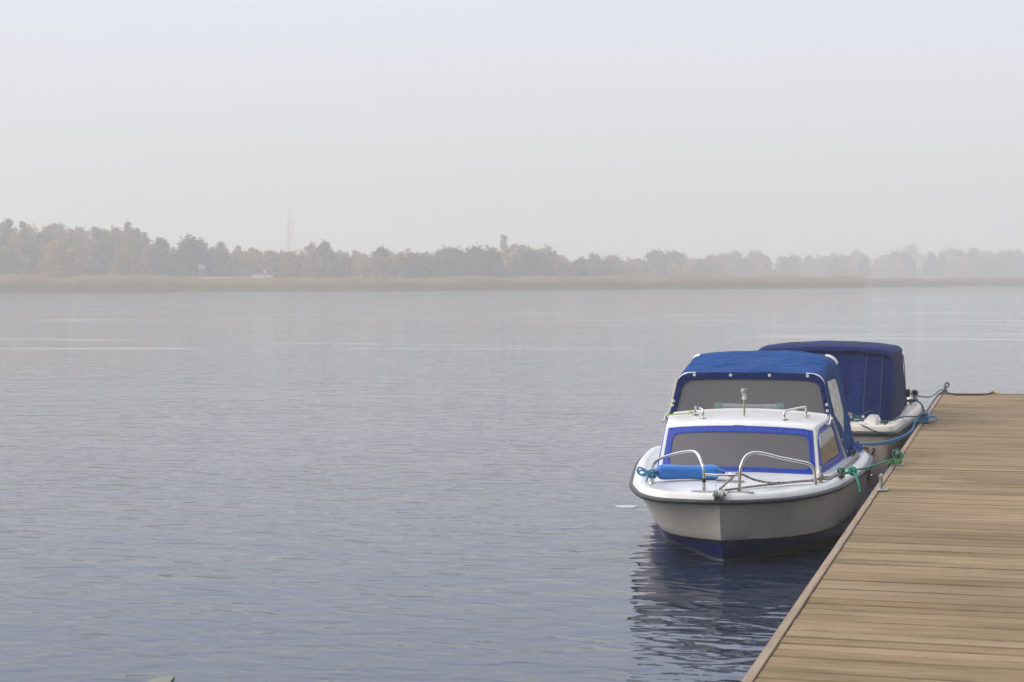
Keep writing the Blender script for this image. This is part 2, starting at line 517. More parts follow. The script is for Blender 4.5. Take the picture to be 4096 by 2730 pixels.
class MB:
    """Collects vertices and faces for one mesh."""
    def __init__(self):
        self.v, self.f, self.mi = [], [], []

    def add(self, vs, fs, mi=0):
        o = len(self.v)
        self.v += [tuple(p) for p in vs]
        self.f += [tuple(i + o for i in f) for f in fs]
        self.mi += [mi] * len(fs)

    def grid(self, rows, mi=0, closed=False, flip=False):
        n = len(rows[0])
        vs = [p for r in rows for p in r]
        fs = []
        for i in range(len(rows) - 1):
            for j in range(n if closed else n - 1):
                a, b = i * n + j, i * n + (j + 1) % n
                q = (a, b, b + n, a + n)
                fs.append(q[::-1] if flip else q)
        self.add(vs, fs, mi)

    def box(self, x0, x1, y0, y1, z0, z1, mi=0):
        vs = [(x0, y0, z0), (x1, y0, z0), (x1, y1, z0), (x0, y1, z0), (x0, y0, z1), (x1, y0, z1), (x1, y1, z1), (x0, y1, z1)]
        self.add(vs, [(0, 3, 2, 1), (4, 5, 6, 7), (0, 1, 5, 4), (1, 2, 6, 5), (2, 3, 7, 6), (3, 0, 4, 7)], mi)

    def tube(self, pts, r, n=10, mi=0, cap=True, flat=None):
        pts = [Vector(p) for p in pts]
        k = len(pts)
        rr = r if isinstance(r, (list, tuple)) else [r] * k
        rows = []
        T = (pts[1] - pts[0]).normalized()
        a = Vector((0, 0, 1)) if abs(T.z) < 0.9 else Vector((1, 0, 0))
        u = T.cross(a).normalized()
        for i, p in enumerate(pts):
            t = (pts[min(i + 1, k - 1)] - pts[max(i - 1, 0)])
            t = t.normalized() if t.length > 1e-9 else T
            u = (u - t * u.dot(t)).normalized()
            vv = t.cross(u)
            row = []
            for j in range(n):
                an = 2 * math.pi * j / n
                row.append(p + u * (math.cos(an) * rr[i]) + vv * (math.sin(an) * rr[i]))
            rows.append(row)
        o = len(self.v)
        self.grid(rows, mi, closed=True)
        if cap:
            self.f.append(tuple(o + j for j in range(n))[::-1]); self.mi.append(mi)
            self.f.append(tuple(o + (k - 1) * n + j for j in range(n))); self.mi.append(mi)

    def lathe(self, c, axis, prof, n=16, mi=0):
        """prof: list of (distance along axis, radius)"""
        c = Vector(c); ax = Vector(axis).normalized()
        a = Vector((0, 0, 1)) if abs(ax.z) < 0.9 else Vector((1, 0, 0))
        u = ax.cross(a).normalized(); v = ax.cross(u)
        rows = [[c + ax * d + (u * math.cos(2 * math.pi * j / n) + v * math.sin(2 * math.pi * j / n)) * r for j in range(n)] for d, r in prof]
        o = len(self.v)
        self.grid(rows, mi, closed=True)
        self.f.append(tuple(o + j for j in range(n))[::-1]); self.mi.append(mi)
        self.f.append(tuple(o + (len(prof) - 1) * n + j for j in range(n))); self.mi.append(mi)

    def dome(self, c, nrm, r, h=None, n=8, mi=0):
        h = h or r * 0.6
        self.lathe(c, nrm, [(0, r), (h * 0.6, r * 0.8), (h, r * 0.3)], n, mi)

    def build(self, name, mat, parent=None, ang=40, merge=False, bevel=0.0):
        me = bpy.data.meshes.new(name)
        me.from_pydata(self.v, [], self.f)
        if any(self.mi):
            me.polygons.foreach_set('material_index', self.mi)
        bm = bmesh.new(); bm.from_mesh(me)
        if merge:
            bmesh.ops.remove_doubles(bm, verts=bm.verts, dist=1e-4)
        bmesh.ops.recalc_face_normals(bm, faces=bm.faces)
        if bevel:
            es = [e for e in bm.edges if len(e.link_faces) == 2 and e.calc_face_angle(0) > R(28)]
            bmesh.ops.bevel(bm, geom=es, offset=bevel, segments=3, profile=0.5, affect='EDGES')
        bm.to_mesh(me); bm.free()
        return link(name, me, mat, parent, ang)


def crom(pts, n=8, closed=False):
    """Catmull-Rom through pts, n samples a span."""
    P = [Vector(p) for p in pts]
    res = []
    k = len(P)
    for i in range(k if closed else k - 1):
        if closed:
            p0, p1, p2, p3 = P[i - 1], P[i], P[(i + 1) % k], P[(i + 2) % k]
        else:
            p1, p2 = P[i], P[i + 1]
            p0 = P[i - 1] if i > 0 else p1 * 2 - p2
            p3 = P[i + 2] if i + 2 < k else p2 * 2 - p1
        for j in range(n):
            t = j / n
            res.append(0.5 * ((2 * p1) + (p2 - p0) * t + (2 * p0 - 5 * p1 + 4 * p2 - p3) * t * t + (3 * p1 - p0 - 3 * p2 + p3) * t ** 3))
    if not closed:
        res.append(P[-1])
    return res


def tag(o, label=None, cat=None, group=None, kind=None):
    if label: o['label'] = label
    if cat: o['category'] = cat
    if group: o['group'] = group
    if kind: o['kind'] = kind
    return o


def empty(name, loc=(0, 0, 0), rz=0.0):
    o = bpy.data.objects.new(name, None)
    o.empty_display_size = 0.1
    o.location = loc
    o.rotation_euler = (0, 0, rz)
    COL.objects.link(o)
    return o


def rope(name, pts, r, mat, label, cat='rope', n=8, sub=8, parent=None, group=None):
    b = MB()
    b.tube(crom(pts, sub), r, n)
    o = b.build(name, mat, parent, 60)
    if parent is None:
        tag(o, label, cat, group)
    return o


def lerp(a, b, t):
    return a + (b - a) * t


def vl(a, b, t):
    return tuple(a[i] + (b[i] - a[i]) * t for i in range(3))


# ================================================================== WATER, BANK, HAZE
def bgp(px, d, z=0.0):
    """a point d metres out along the camera's level heading, at the bearing of photo column px"""
    X = (px - 2048) / FPX * d
    return (X * math.cos(YAW) - d * math.sin(YAW), X * math.sin(YAW) + d * math.cos(YAW), z)


def horizon(px):
    return 1112 - (px - 2048) * ROLL


def zat(px, py, d):
    return CAM_H + (horizon(px) - py) * d / FPX


b = MB()
b.add([(-700, -60, 0), (420, -60, 0), (420, 900, 0), (-700, 900, 0)], [(0, 1, 2, 3)])
tag(b.build('water', M['water'], ang=None), kind='structure')

# shoreline: photo column -> distance
SHORE = [(-900, 258), (-300, 272), (0, 280), (700, 288), (1500, 292), (2300, 303), (2900, 318), (3300, 330), (3440, 334), (3475, 362), (3700, 372), (4100, 384), (4500, 395), (5200, 420)]


def shore_d(px):
    for (a, da), (c, dc) in zip(SHORE, SHORE[1:]):
        if a <= px <= c:
            return da + (dc - da) * (px - a) / (c - a)
    return SHORE[-1][1]


cols = list(range(-900, 5201, 50))
rows = []
for off, z in ((0.5, -0.3), (3, 0.15), (9, 0.35), (25, 0.8), (80, 1.2), (260, 2.5)):
    rows.append([bgp(c, shore_d(c) + off, z) for c in cols])
b = MB(); b.grid(rows)
tag(b.build('bank', M['bank'], ang=60), kind='structure')


def leafquads(P, size, rng, tilt=0.9):
    """numpy: one quad for every centre in P, random orientation; returns verts, faces"""
    n = len(P)
    a = rng.normal(size=(n, 3)); a[:, 2] *= tilt; a /= np.linalg.norm(a, axis=1)[:, None]
    c = np.cross(a, rng.normal(size=(n, 3))); c /= np.linalg.norm(c, axis=1)[:, None]
    s = (size * rng.uniform(0.6, 1.3, n))[:, None]
    V = np.empty((n, 4, 3))
    V[:, 0] = P - a * s - c * s * 0.6; V[:, 1] = P + a * s - c * s * 0.6
    V[:, 2] = P + a * s * 0.8 + c * s * 0.6; V[:, 3] = P - a * s * 0.8 + c * s * 0.6
    return V.reshape(-1, 3)


def mesh_quads(name, V, mi=None):
    n = len(V) // 4
    me = bpy.data.meshes.new(name)
    me.vertices.add(len(V)); me.vertices.foreach_set('co', V.astype(np.float32).ravel())
    me.loops.add(n * 4); me.loops.foreach_set('vertex_index', np.arange(n * 4, dtype=np.int32))
    me.polygons.add(n)
    me.polygons.foreach_set('loop_start', np.arange(0, n * 4, 4, dtype=np.int32))
    me.polygons.foreach_set('loop_total', np.full(n, 4, dtype=np.int32))
    if mi is not None:
        me.polygons.foreach_set('material_index', mi.astype(np.int32))
    me.update(); me.validate()
    return me


def crown_points(kind, W, Hh, n, rng):
    """points in a crown of width W, height Hh standing on z=0"""
    P = []
    if kind == 'dome':
        lobes = []
        for _ in range(46):
            a = rng.uniform(0, 2 * math.pi); e = rng.uniform(0.0, 1.0)
            rr = math.sqrt(max(0.02, 1 - e ** 2.2)) * rng.uniform(0.35, 0.86)
            lobes.append((rr * math.cos(a) * W / 2, rr * math.sin(a) * W / 2 * 0.9, Hh * (0.10 + 0.79 * e), W * rng.uniform(0.10, 0.17)))
    elif kind == 'tall':
        lobes = []
        for _ in range(34):
            e = rng.uniform(0.0, 1.0); a = rng.uniform(0, 2 * math.pi)
            env = (0.75 + 0.35 * math.sin(math.pi * e)) * (1 - e ** 2.2) + 0.10
            rr = env * rng.uniform(0.1, 0.75)
            lobes.append((rr * math.cos(a) * W / 2, rr * math.sin(a) * W / 2, Hh * (0.08 + 0.84 * e), W * (0.20 - 0.13 * e) * rng.uniform(0.8, 1.2)))
        for q in range(10):
            e = 0.5 + 0.46 * q / 9
            lobes.append((rng.normal(0, 0.11) * W, rng.normal(0, 0.11) * W, Hh * e * rng.uniform(0.93, 1.0), W * (0.22 - 0.11 * e)))
    elif kind == 'cone':
        lobes = []
        for _ in range(40):
            e = rng.uniform(0.0, 1.0); a = rng.uniform(0, 2 * math.pi)
            rr = (1 - e ** 1.5) * rng.uniform(0.2, 0.85) + 0.05
            lobes.append((rr * math.cos(a) * W / 2, rr * math.sin(a) * W / 2, Hh * (0.06 + 0.84 * e), W * (0.09 + 0.09 * (1 - e))))
    else:  # sparse
        lobes = []
        for _ in range(30):
            e = rng.uniform(0.1, 1.0); a = rng.uniform(0, 2 * math.pi)
            rr = rng.uniform(0.0, 0.8) * (1 - 0.5 * e)
            lobes.append((rr * math.cos(a) * W / 2, rr * math.sin(a) * W / 2, Hh * e * 0.95, W * rng.uniform(0.10, 0.18)))
    wts = np.array([l[3] ** 2 for l in lobes]); wts /= wts.sum()
    idx = rng.choice(len(lobes), n, p=wts)
    L = np.array(lobes)[idx]
    d = rng.normal(size=(n, 3)); d /= np.linalg.norm(d, axis=1)[:, None]
    r = np.abs(rng.normal(0.72, 0.30, n)) * np.where(rng.uniform(size=n) < 0.16, rng.uniform(1.0, 1.7, n), 1.0)
    P = L[:, :3] + d * (L[:, 3] * r)[:, None] * np.array([1, 1, 0.85])
    P[:, 2] = np.clip(P[:, 2], Hh * 0.02, None)
    return P


def make_tree(name, px, d, top, wpx, kind, mat, label, cat='tree', n=1500, group=None, bark='bark', base_z=0.6, leaf=0.33):
    Hh = zat(px, top, d) - base_z
    W = wpx / FPX * d
    rng = np.random.default_rng(int(px * 7 + d))
    root = empty(name, bgp(px, d, base_z))
    tag(root, label, cat, group)
    P = crown_points(kind, W, Hh, n, rng)
    me = mesh_quads('crown', leafquads(P, leaf * (0.6 if kind == 'sparse' else 1.0), rng))
    link('crown', me, mat, root)
    t = MB()
    th = Hh * (0.9 if kind in ('sparse', 'cone') else 0.72)
    bend = rng.uniform(-0.2, 0.2)
    t.tube([(0, 0, -0.4), (bend * 0.3, 0, th * 0.4), (bend, 0, th)], [W * 0.035 + 0.1, W * 0.025 + 0.07, 0.04], 6)
    for q in range(7):
        a = rng.uniform(0, 2 * math.pi); z0 = th * rng.uniform(0.3, 0.85)
        L = W * 0.36 * (1 - z0 / th * 0.4)
        t.tube([(bend * z0 / th, 0, z0), (math.cos(a) * L * 0.5, math.sin(a) * L * 0.5, z0 + L * 0.45), (math.cos(a) * L, math.sin(a) * L, z0 + L * 0.8)], [0.09, 0.06, 0.02], 5)
    t.build('trunk', M[bark], root, 60)
    return root


TREES = [
    # px, d, top y, width px, shape, foliage, label
    (225, 300, 955, 210, 'dome', 'leaf_gold', 'low rounded golden tree in front of the tall left-hand wood'),
    (35, 305, 1000, 130, 'dome', 'leaf_olive', 'low olive bushy tree at the left edge of the shore behind the reeds'),
    (35, 318, 858, 120, 'tall', 'leaf_olive', 'tall feathery grey green tree at the very left edge of the shore'),
    (100, 322, 872, 90, 'tall', 'leaf_olive', 'tall spiky topped tree, second from the left edge of the shore'),
    (190, 330, 892, 130, 'tall', 'leaf_rust', 'tall russet birch just right of the two tallest trees on the left'),
    (300, 330, 900, 130, 'tall', 'leaf_rust', 'tall russet birch standing behind the low rounded golden tree'),
    (395, 330, 900, 110, 'tall', 'leaf_olive', 'tall olive birch in the middle of the left-hand wood'),
    (455, 325, 905, 110, 'tall', 'leaf_rust', 'slim rust birch left of the highest crown in the left wood'),
    (515, 322, 886, 120, 'tall', 'leaf_rust', 'highest rust brown crown in the left-hand wood'),
    (580, 322, 925, 70, 'tall', 'leaf_gold', 'narrow yellowish birch squeezed left of the dark round trees'),
    (500, 306, 990, 110, 'tall', 'leaf_gold', 'small golden birch in front of the highest rust brown crown'),
    (645, 318, 942, 120, 'dome', 'leaf_dark', 'dark green round tree, left one of the dark pair near the blue signs'),
    (770, 318, 944, 200, 'dome', 'leaf_dark', 'broad dark green tree, right one of the dark pair behind the tall lamp'),
    (890, 345, 965, 80, 'sparse', 'leaf_rust', 'thin half bare birch just right of the broad dark green tree'),
    (945, 345, 985, 90, 'tall', 'leaf_gold', 'pale golden birch above the teal sign'),
    (1010, 340, 985, 110, 'tall', 'leaf_rust', 'pale brown tree above the white shed'),
    (1085, 345, 1000, 110, 'dome', 'leaf_olive', 'dull olive bush right of the white shed'),
    (1160, 325, 1005, 130, 'dome', 'leaf_rust', 'reddish brown round bush below the radio masts'),
    (1245, 335, 972, 110, 'tall', 'leaf_gold', 'orange autumn tree left of the dark round topped tree'),
    (1300, 340, 960, 105, 'dome', 'leaf_dark', 'dark round topped tree right of the orange autumn tree'),
    (1365, 330, 1030, 130, 'dome', 'leaf_olive', 'low olive bush at the foot of the dark round topped tree'),
    (1430, 390, 1000, 90, 'sparse', 'leaf_rust', 'pale thin tree in the gap left of the broad pyramid tree'),
    (1530, 335, 972, 140, 'cone', 'leaf_dark', 'broad pyramid shaped dark tree near the middle of the shore'),
    (1690, 335, 1022, 95, 'dome', 'leaf_dark', 'small dark round tree between the pyramid tree and the big dome'),
    (1800, 335, 985, 190, 'dome', 'leaf_dark', 'big dark dome shaped tree, left half of the wide central clump'),
    (1905, 335, 990, 170, 'dome', 'leaf_dark', 'dark knobbly tree, right half of the wide central clump'),
    (2020, 420, 918, 60, 'sparse', 'leaf_olive', 'lone tall wispy bare tree standing above the central treeline'),
    (2085, 345, 1000, 150, 'dome', 'leaf_olive', 'greyish round tree just right of the tall wispy bare tree'),
    (2170, 350, 1010, 150, 'dome', 'leaf_dark', 'dark spreading tree right of the greyish round tree'),
    (2090, 400, 975, 120, 'tall', 'leaf_rust', 'pale birch rising behind the greyish round tree'),
    (2175, 400, 990, 120, 'tall', 'leaf_rust', 'pale birch rising behind the dark spreading tree'),
    (2275, 355, 1055, 90, 'dome', 'leaf_dark', 'low dark bush in the dip of the central treeline'),
    (2375, 375, 1012, 120, 'tall', 'leaf_olive', 'hazy olive tree with upright top right of the treeline dip'),
    (2450, 370, 1020, 130, 'dome', 'leaf_rust', 'hazy tree tinged orange on top beside the upright olive tree'),
    (2620, 385, 995, 130, 'dome', 'leaf_dark', 'spreading pine like tree with a raised knob on top'),
    (2695, 388, 1008, 140, 'dome', 'leaf_dark', 'flat topped tree joined to the right of the knob topped tree'),
    (2560, 380, 1035, 110, 'dome', 'leaf_olive', 'lower rounded tree at the left foot of the knob topped tree'),
    (2850, 440, 1020, 120, 'tall', 'leaf_olive', 'faint tree left of the red roofs'),
    (2935, 445, 1000, 120, 'dome', 'leaf_olive', 'faint round tree standing above the left red roof'),
    (3020, 445, 1000, 120, 'dome', 'leaf_olive', 'faint broad tree between the two red roofs'),
    (3330, 460, 1008, 80, 'tall', 'leaf_rust', 'faint tree with a pinkish top right of the red roofs'),
    (3425, 470, 995, 90, 'dome', 'leaf_olive', 'faint round crown above the blue boat canopies'),
    (3600, 445, 1008, 190, 'dome', 'leaf_dark', 'wide grey dome tree in the right part of the shore'),
    (3645, 520, 973, 110, 'dome', 'leaf_olive', 'palest tall crown showing behind the wide grey dome tree'),
    (3805, 520, 990, 110, 'dome', 'leaf_olive', 'pale rounded tree above the far end of the wooden pontoon'),
    (3895, 455, 992, 120, 'dome', 'leaf_dark', 'grey rounded tree near the right edge of the shore'),
    (4030, 455, 1004, 150, 'dome', 'leaf_dark', 'long grey tree at the right edge of the shore'),
]
for (px, d, top, wpx, kind, mat, lab) in TREES:
    d *= 1 + 0.34 * min(1.0, max(0.0, (px - 2250) / 1000.0))
    make_tree('birch_tree' if kind in ('tall', 'sparse') else 'broadleaf_tree', px, d, top, wpx, kind, M[mat], lab,
              n=5200 if wpx > 120 else 3600, bark='birch_bark' if kind in ('tall', 'sparse') else 'bark', leaf=0.21 if d < 400 else 0.27)

# the misty wood behind: silhouettes nobody could count
PROF = [(-700, 880), (-200, 870), (0, 890), (250, 905), (540, 905), (585, 940), (640, 985), (870, 985), (1000, 1000), (1150, 1010), (1420, 1010), (1600, 1005), (1760, 1010), (2060, 985), (2200, 1005), (2290, 1040), (2500, 1035), (2760, 1030), (2900, 1012), (3100, 1012), (3250, 1020), (3500, 1012), (3700, 1003), (3850, 998), (4100, 1003), (4700, 990), (5100, 985)]


def prof(px):
    for (a, ya), (c, yc) in zip(PROF, PROF[1:]):
        if a <= px <= c:
            return ya + (yc - ya) * (px - a) / (c - a)
    return PROF[-1][1]


VS, MI = [], []
rng = np.random.default_rng(5)
px = -680.0
while px < 5050:
    for row in range(3):
        d = shore_d(px) + 45 + row * 35 + rng.uniform(-8, 8)
        d += 170 * min(1.0, max(0.0, (px - 2250) / 900.0))
        top = prof(px) + rng.uniform(-8, 14) + (8 if row == 0 else 0)
        Hh = zat(px, top, d) - 1.0
        Wm = rng.uniform(4.0, 7.0)
        P = crown_points(['dome', 'tall', 'tall', 'cone'][rng.integers(4)], Wm * 1.2, Hh, 1100, rng)
        q = np.array(bgp(px + rng.uniform(-25, 25), d, 1.0))
        VS.append(leafquads(P, 0.33, rng) + q)
        MI.append(np.full(1100, rng.choice(4, p=[0.22, 0.30, 0.20, 0.28])))
    px += rng.uniform(38, 58)
me = mesh_quads('misty_wood', np.concatenate(VS), np.concatenate(MI))
tag(link('misty_wood', me, [M['leaf_dark'], M['leaf_olive'], M['leaf_gold'], M['leaf_rust']]), 'misty autumn wood along the far shore behind the nearer trees', 'wood', kind='stuff')

# reed bed
rng = np.random.default_rng(9)
n = 90000
pxs = rng.uniform(-850, 5100, n)
dep = rng.uniform(0, 1, n) ** 1.2 * 13
ds = np.array([shore_d(p) for p in pxs]) + dep
clump = np.array([mnoise.noise(Vector((p * 0.006, q * 0.12, 0))) for p, q in zip(pxs, dep)])
hh = rng.uniform(1.7, 2.5, n) * (1 + 0.24 * clump) * np.where(pxs < 780, 1.08, np.where(pxs < 1200, 0.86, 0.93)) * np.where(pxs > 3450, 0.85, 1.0)
X = (pxs - 2048) / FPX * ds
bx = X * math.cos(YAW) - ds * math.sin(YAW); by = X * math.sin(YAW) + ds * math.cos(YAW)
lean = rng.normal(0.16, 0.16, n) * hh
wd = rng.uniform(0.05, 0.14, n)
cx, cy = math.cos(YAW), math.sin(YAW)
V = np.empty((n, 2, 4, 3))
z0 = -0.1
for s in range(2):
    f0, f1 = (0, 0.66) if s == 0 else (0.66, 1.0)
    w0, w1 = (1.0, 0.9) if s == 0 else (0.9, 0.35)
    for k, (f, ww, sg) in enumerate(((f0, w0, -1), (f0, w0, 1), (f1, w1, 1), (f1, w1, -1))):
        V[:, s, k, 0] = bx + cx * (sg * wd * ww - lean * f * f * -1 * 1.0 * 0 + lean * f * f)
        V[:, s, k, 1] = by + cy * (sg * wd * ww + lean * f * f) + rng.normal(0, 0.0001, n)
        V[:, s, k, 2] = z0 + hh * f
mi = np.tile(np.array([0, 1]), n)
me = mesh_quads('reed_bed', V.reshape(-1, 3), mi)
tag(link('reed_bed', me, [M['reed'], M['reed_top']]), 'long bed of brown and green reeds lining the far shore', 'reeds', kind='stuff')


# ---- small things on the far shore
def sign_on_post(px, d, ytop, ybot, wpx, mat, label, name='road_sign', round_=False):
    zt, zb = zat(px, ytop, d), zat(px, ybot, d)
    W = wpx / FPX * d
    r = empty(name, bgp(px, d, 0.9), YAW)
    tag(r, label, 'sign')
    b = MB(); b.tube([(0, 0.06, -0.4), (0, 0.06, zt - 0.9)], 0.05, 8); b.build('post', M['grey_paint'], r)
    b = MB()
    if round_:
        b.lathe((0, 0.0, (zt + zb) / 2 - 0.9), (0, 1, 0), [(-0.02, W / 2 * 0.96), (0, W / 2), (0.02, W / 2)], 20)
    else:
        b.box(-W / 2, W / 2, -0.02, 0.02, zb - 0.9, zt - 0.9)
    b.build('sign_panel', mat, r, bevel=0.004 if not round_ else 0)
    return r


sign_on_post(664, 300, 1083, 1096, 12, M['sign_blue'], 'small blue road sign on a post left of the tall lamp', round_=True)
sign_on_post(827, 300, 1082, 1093, 12, M['sign_blue'], 'small blue road sign on a post right of the tall lamp', round_=True)
sign_on_post(984, 302, 1081, 1089, 17, M['sign_teal'], 'teal rectangular sign left of the white shed', name='sign_board')

r = empty('solar_lamp', bgp(802, 300, 0.9), YAW)
tag(r, 'tall solar street lamp with tilted panels between the two blue signs', 'street lamp')
zt = zat(802, 1056, 300) - 0.9
b = MB(); b.tube([(0, 0, -0.4), (0, 0, zt)], [0.09, 0.06], 8); b.build('pole', M['grey_paint'], r)
for sx in (-0.28, 0.28):
    b = MB(); b.box(sx - 0.2, sx + 0.2, -0.03, 0.03, zt - 0.75, zt + 0.02); o = b.build('solar_panel', M['white_paint'], r, bevel=0.01)
    o.rotation_euler = (R(18), R(8), 0)
b = MB(); b.tube([(0, 0, zt - 0.9), (0, -0.5, zt - 0.75)], 0.04, 6); b.build('lamp_arm', M['grey_paint'], r)

r = empty('shed', bgp(1048, 312, 0.9), YAW)
tag(r, 'low white shed with a flat roof behind the reeds on the left', 'shed')
W = 78 / FPX * 312
z1 = zat(1048, 1098, 312) - 0.9; z0s = zat(1048, 1114, 312) - 1.6
b = MB(); b.box(-W / 2, W / 2, 0, 2.0, z0s, z1 - 0.12); b.build('wall', M['white_paint'], r, bevel=0.01)
b = MB(); b.box(-W / 2 - 0.06, W / 2 + 0.06, -0.08, 2.08, z1 - 0.115, z1); b.build('roof', M['grey_paint'], r, bevel=0.01)

r = empty('traffic_mirror', bgp(1061, 308, 0.9), YAW)
tag(r, 'small round white disc on a post above the white shed', 'mirror')
zz = zat(1061, 1087, 308) - 0.9
b = MB(); b.tube([(0, 0.05, -0.4), (0, 0.05, zz)], 0.035, 6); b.build('post', M['grey_paint'], r)
b = MB(); b.lathe((0, 0, zz), (0, 1, 0), [(-0.05, 0.12), (-0.03, 0.27), (0.02, 0.28)], 18); b.build('disc', M['white_paint'], r)

r = empty('guard_rail', bgp(915, 303, 0.9), YAW)
tag(r, 'pale guard rail running along the road behind the reeds', 'guard rail')
zz = zat(915, 1108, 303) - 0.9
b = MB(); b.box(-5.2, 4.2, -0.03, 0.03, zz - 0.3, zz); b.build('beam', M['white_paint'], r, bevel=0.01)
for k in range(9):
    b = MB(); b.box(-5.0 + k * 1.1, -4.9 + k * 1.1, 0.032, 0.12, -0.6, zz - 0.02); b.build('post', M['grey_paint'], r)

for (px, wpx, lab) in ((3060, 34, 'red roofed house half hidden by trees, the left of the two'), (3122, 48, 'red roofed house half hidden by trees, the right of the two')):
    d = 600
    r = empty('house', bgp(px, d, 1.2), YAW)
    tag(r, lab, 'house')
    W = wpx / FPX * d
    zt = zat(px, 1077, d) - 1.2; ze = zat(px, 1090, d) - 1.2
    b = MB(); b.box(-W / 2, W / 2, 0.4, 4.4, -1.0, ze); b.build('wall', M['grey_paint'], r)
    b = MB()
    b.add([(-W / 2 - .2, 0.1, ze), (W / 2 + .2, 0.1, ze), (W / 2 + .2, 4.7, ze), (-W / 2 - .2, 4.7, ze), (-W / 2 - .2, 2.4, zt), (W / 2 + .2, 2.4, zt)],
          [(0, 1, 5, 4), (2, 3, 4, 5), (0, 4, 3), (1, 2, 5), (0, 3, 2, 1)])
    b.build('roof', M['red_roof'], r)
r = empty('white_box', bgp(3067, 338, 0.8), YAW)
tag(r, 'tiny white box standing in the reeds below the left red roof', 'box')
zz = zat(3067, 1105, 338) - 0.8
b = MB(); b.box(-0.2, 0.2, -0.15, 0.15, zz - 0.35, zz + 0.02); b.build('body', M['white_paint'], r, bevel=0.02)
b = MB(); b.tube([(0, 0, -0.5), (0, 0, zz - 0.352)], 0.05, 6); b.build('post', M['grey_paint'], r)


def lattice_mast(px, d, ytop, ybot, wpx, mat, label, lean=0.0, legs=3, wt=0.35):
    zt, zb = zat(px, ytop, d), 1.0
    W = wpx / FPX * d
    r = empty('radio_mast', bgp(px, d, zb), YAW)
    tag(r, label, 'radio mast')
    Hh = zt - zb
    b = MB()
    L = []
    for k in range(legs):
        a = 2 * math.pi * k / legs + 0.4
        p0 = (W / 2 * math.cos(a), W / 2 * math.sin(a), 0); p1 = (lean + W / 2 * wt * math.cos(a), W / 2 * wt * math.sin(a), Hh)
        L.append((p0, p1))
        b.tube([p0, p1], 0.032, 5)
    b.build('mast_legs', mat, r)
    b = MB()
    nn = max(4, int(Hh / 0.9))
    for k in range(nn):
        for q in range(legs):
            A, B = L[q], L[(q + 1) % legs]
            p = vl(A[0], A[1], k / nn); s = vl(B[0], B[1], (k + 1) / nn)
            b.tube([p, s], 0.014, 4)
            b.tube([s, vl(A[0], A[1], (k + 1) / nn)], 0.012, 4)
    b.build('bracing', mat, r)
    return r


lattice_mast(1166, 560, 828, 1020, 9, M['mast_grey'], 'tallest thin grey radio mast fading into the mist above the trees', lean=-0.35)
lattice_mast(1150, 555, 884, 1020, 6, M['red_paint'], 'short red and white radio mast left of the tall grey mast, outermost', lean=0.25)
lattice_mast(1157, 566, 884, 1020, 6, M['red_paint'], 'short red and white radio mast between the outermost left one and the tall grey mast', lean=0.0)
lattice_mast(1180, 555, 884, 1020, 6, M['red_paint'], 'short red and white radio mast right of the tall grey mast', lean=-0.3)


# ================================================================== PONTOON
DZ = 0.49
EDGE = -1.045
PY0, PY1 = -3.0, 24.92
pontoon = empty('pontoon', (0, 0, 0))
tag(pontoon, 'long wooden plank pontoon with a pale edge board on the right', 'pontoon')
b = MB()
k = math.floor(PY0 / 0.14)
while k * 0.14 < PY1 - 0.19:
    y0 = k * 0.14 + 0.0035; y1 = (k + 1) * 0.14 - 0.0035
    dz = random.uniform(-0.0022, 0.0022); gp = random.choice((0.003, 0.005, 0.007, 0.009)); y0 += gp - 0.0035; y1 -= gp - 0.0035; dl = random.uniform(-0.002, 0.002)
    c = 0.005
    x0, x1, zt, zb = EDGE + 0.052 + dl, 1.45, DZ + dz, DZ - 0.032
    rows = []
    for x in (x0, x1):
        rows.append([(x, y0, zb), (x, y0, zt - c), (x, y0 + c, zt), (x, y1 - c, zt), (x, y1, zt - c), (x, y1, zb)])
    o = len(b.v)
    b.grid(rows)
    b.f.append(tuple(range(o, o + 6))); b.mi.append(0)
    b.f.append(tuple(range(o + 6, o + 12))); b.mi.append(0)
    k += 1
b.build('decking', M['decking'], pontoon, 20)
b = MB()
y = PY0
while y < PY1 - 0.1:
    y2 = min(y + 3.6, PY1 - 0.002)
    b.box(EDGE, EDGE + 0.042, y + 0.0015, y2 - 0.0015, DZ - 0.16, DZ + 0.004 + random.uniform(-.0015, .0015))
    y = y2
b.build('edge_board', M['edge_board'], pontoon, 20, bevel=0.004)
b = MB(); b.box(EDGE + 0.05, 1.45, PY1 - 0.046, PY1 - 0.002, DZ - 0.16, DZ + 0.003)
b.build('end_board', M['edge_board'], pontoon, 20, bevel=0.004)
b = MB()
for x in (EDGE + 0.12, -0.4, 0.3, 1.2):
    b.box(x, x + 0.1, PY0, PY1 - 0.06, DZ - 0.17, DZ - 0.036)
b.build('joist', M['concrete'], pontoon, 20)
y = PY0
while y < PY1 - 2:
    b = MB(); b.box(EDGE + 0.10, 1.38, y + 0.3, min(y + 2.2, PY1 - 0.1), -0.35, DZ - 0.175)
    b.build('float', M['concrete'], pontoon, 20, bevel=0.03)
    y += 2.6

# mooring posts (T-head bollards on plates) on the pontoon edge
CLEATS = [(-0.980, 13.42, 'bare galvanised mooring post on the pontoon edge beside the white bow'),
          (-0.980, 15.25, 'mooring post on the pontoon edge wrapped in green rope'),
          (-0.975, 19.70, 'mooring post on the pontoon edge tied with blue ropes'),
          (-0.970, 24.72, 'mooring post at the far corner of the pontoon with a grey rope coil')]


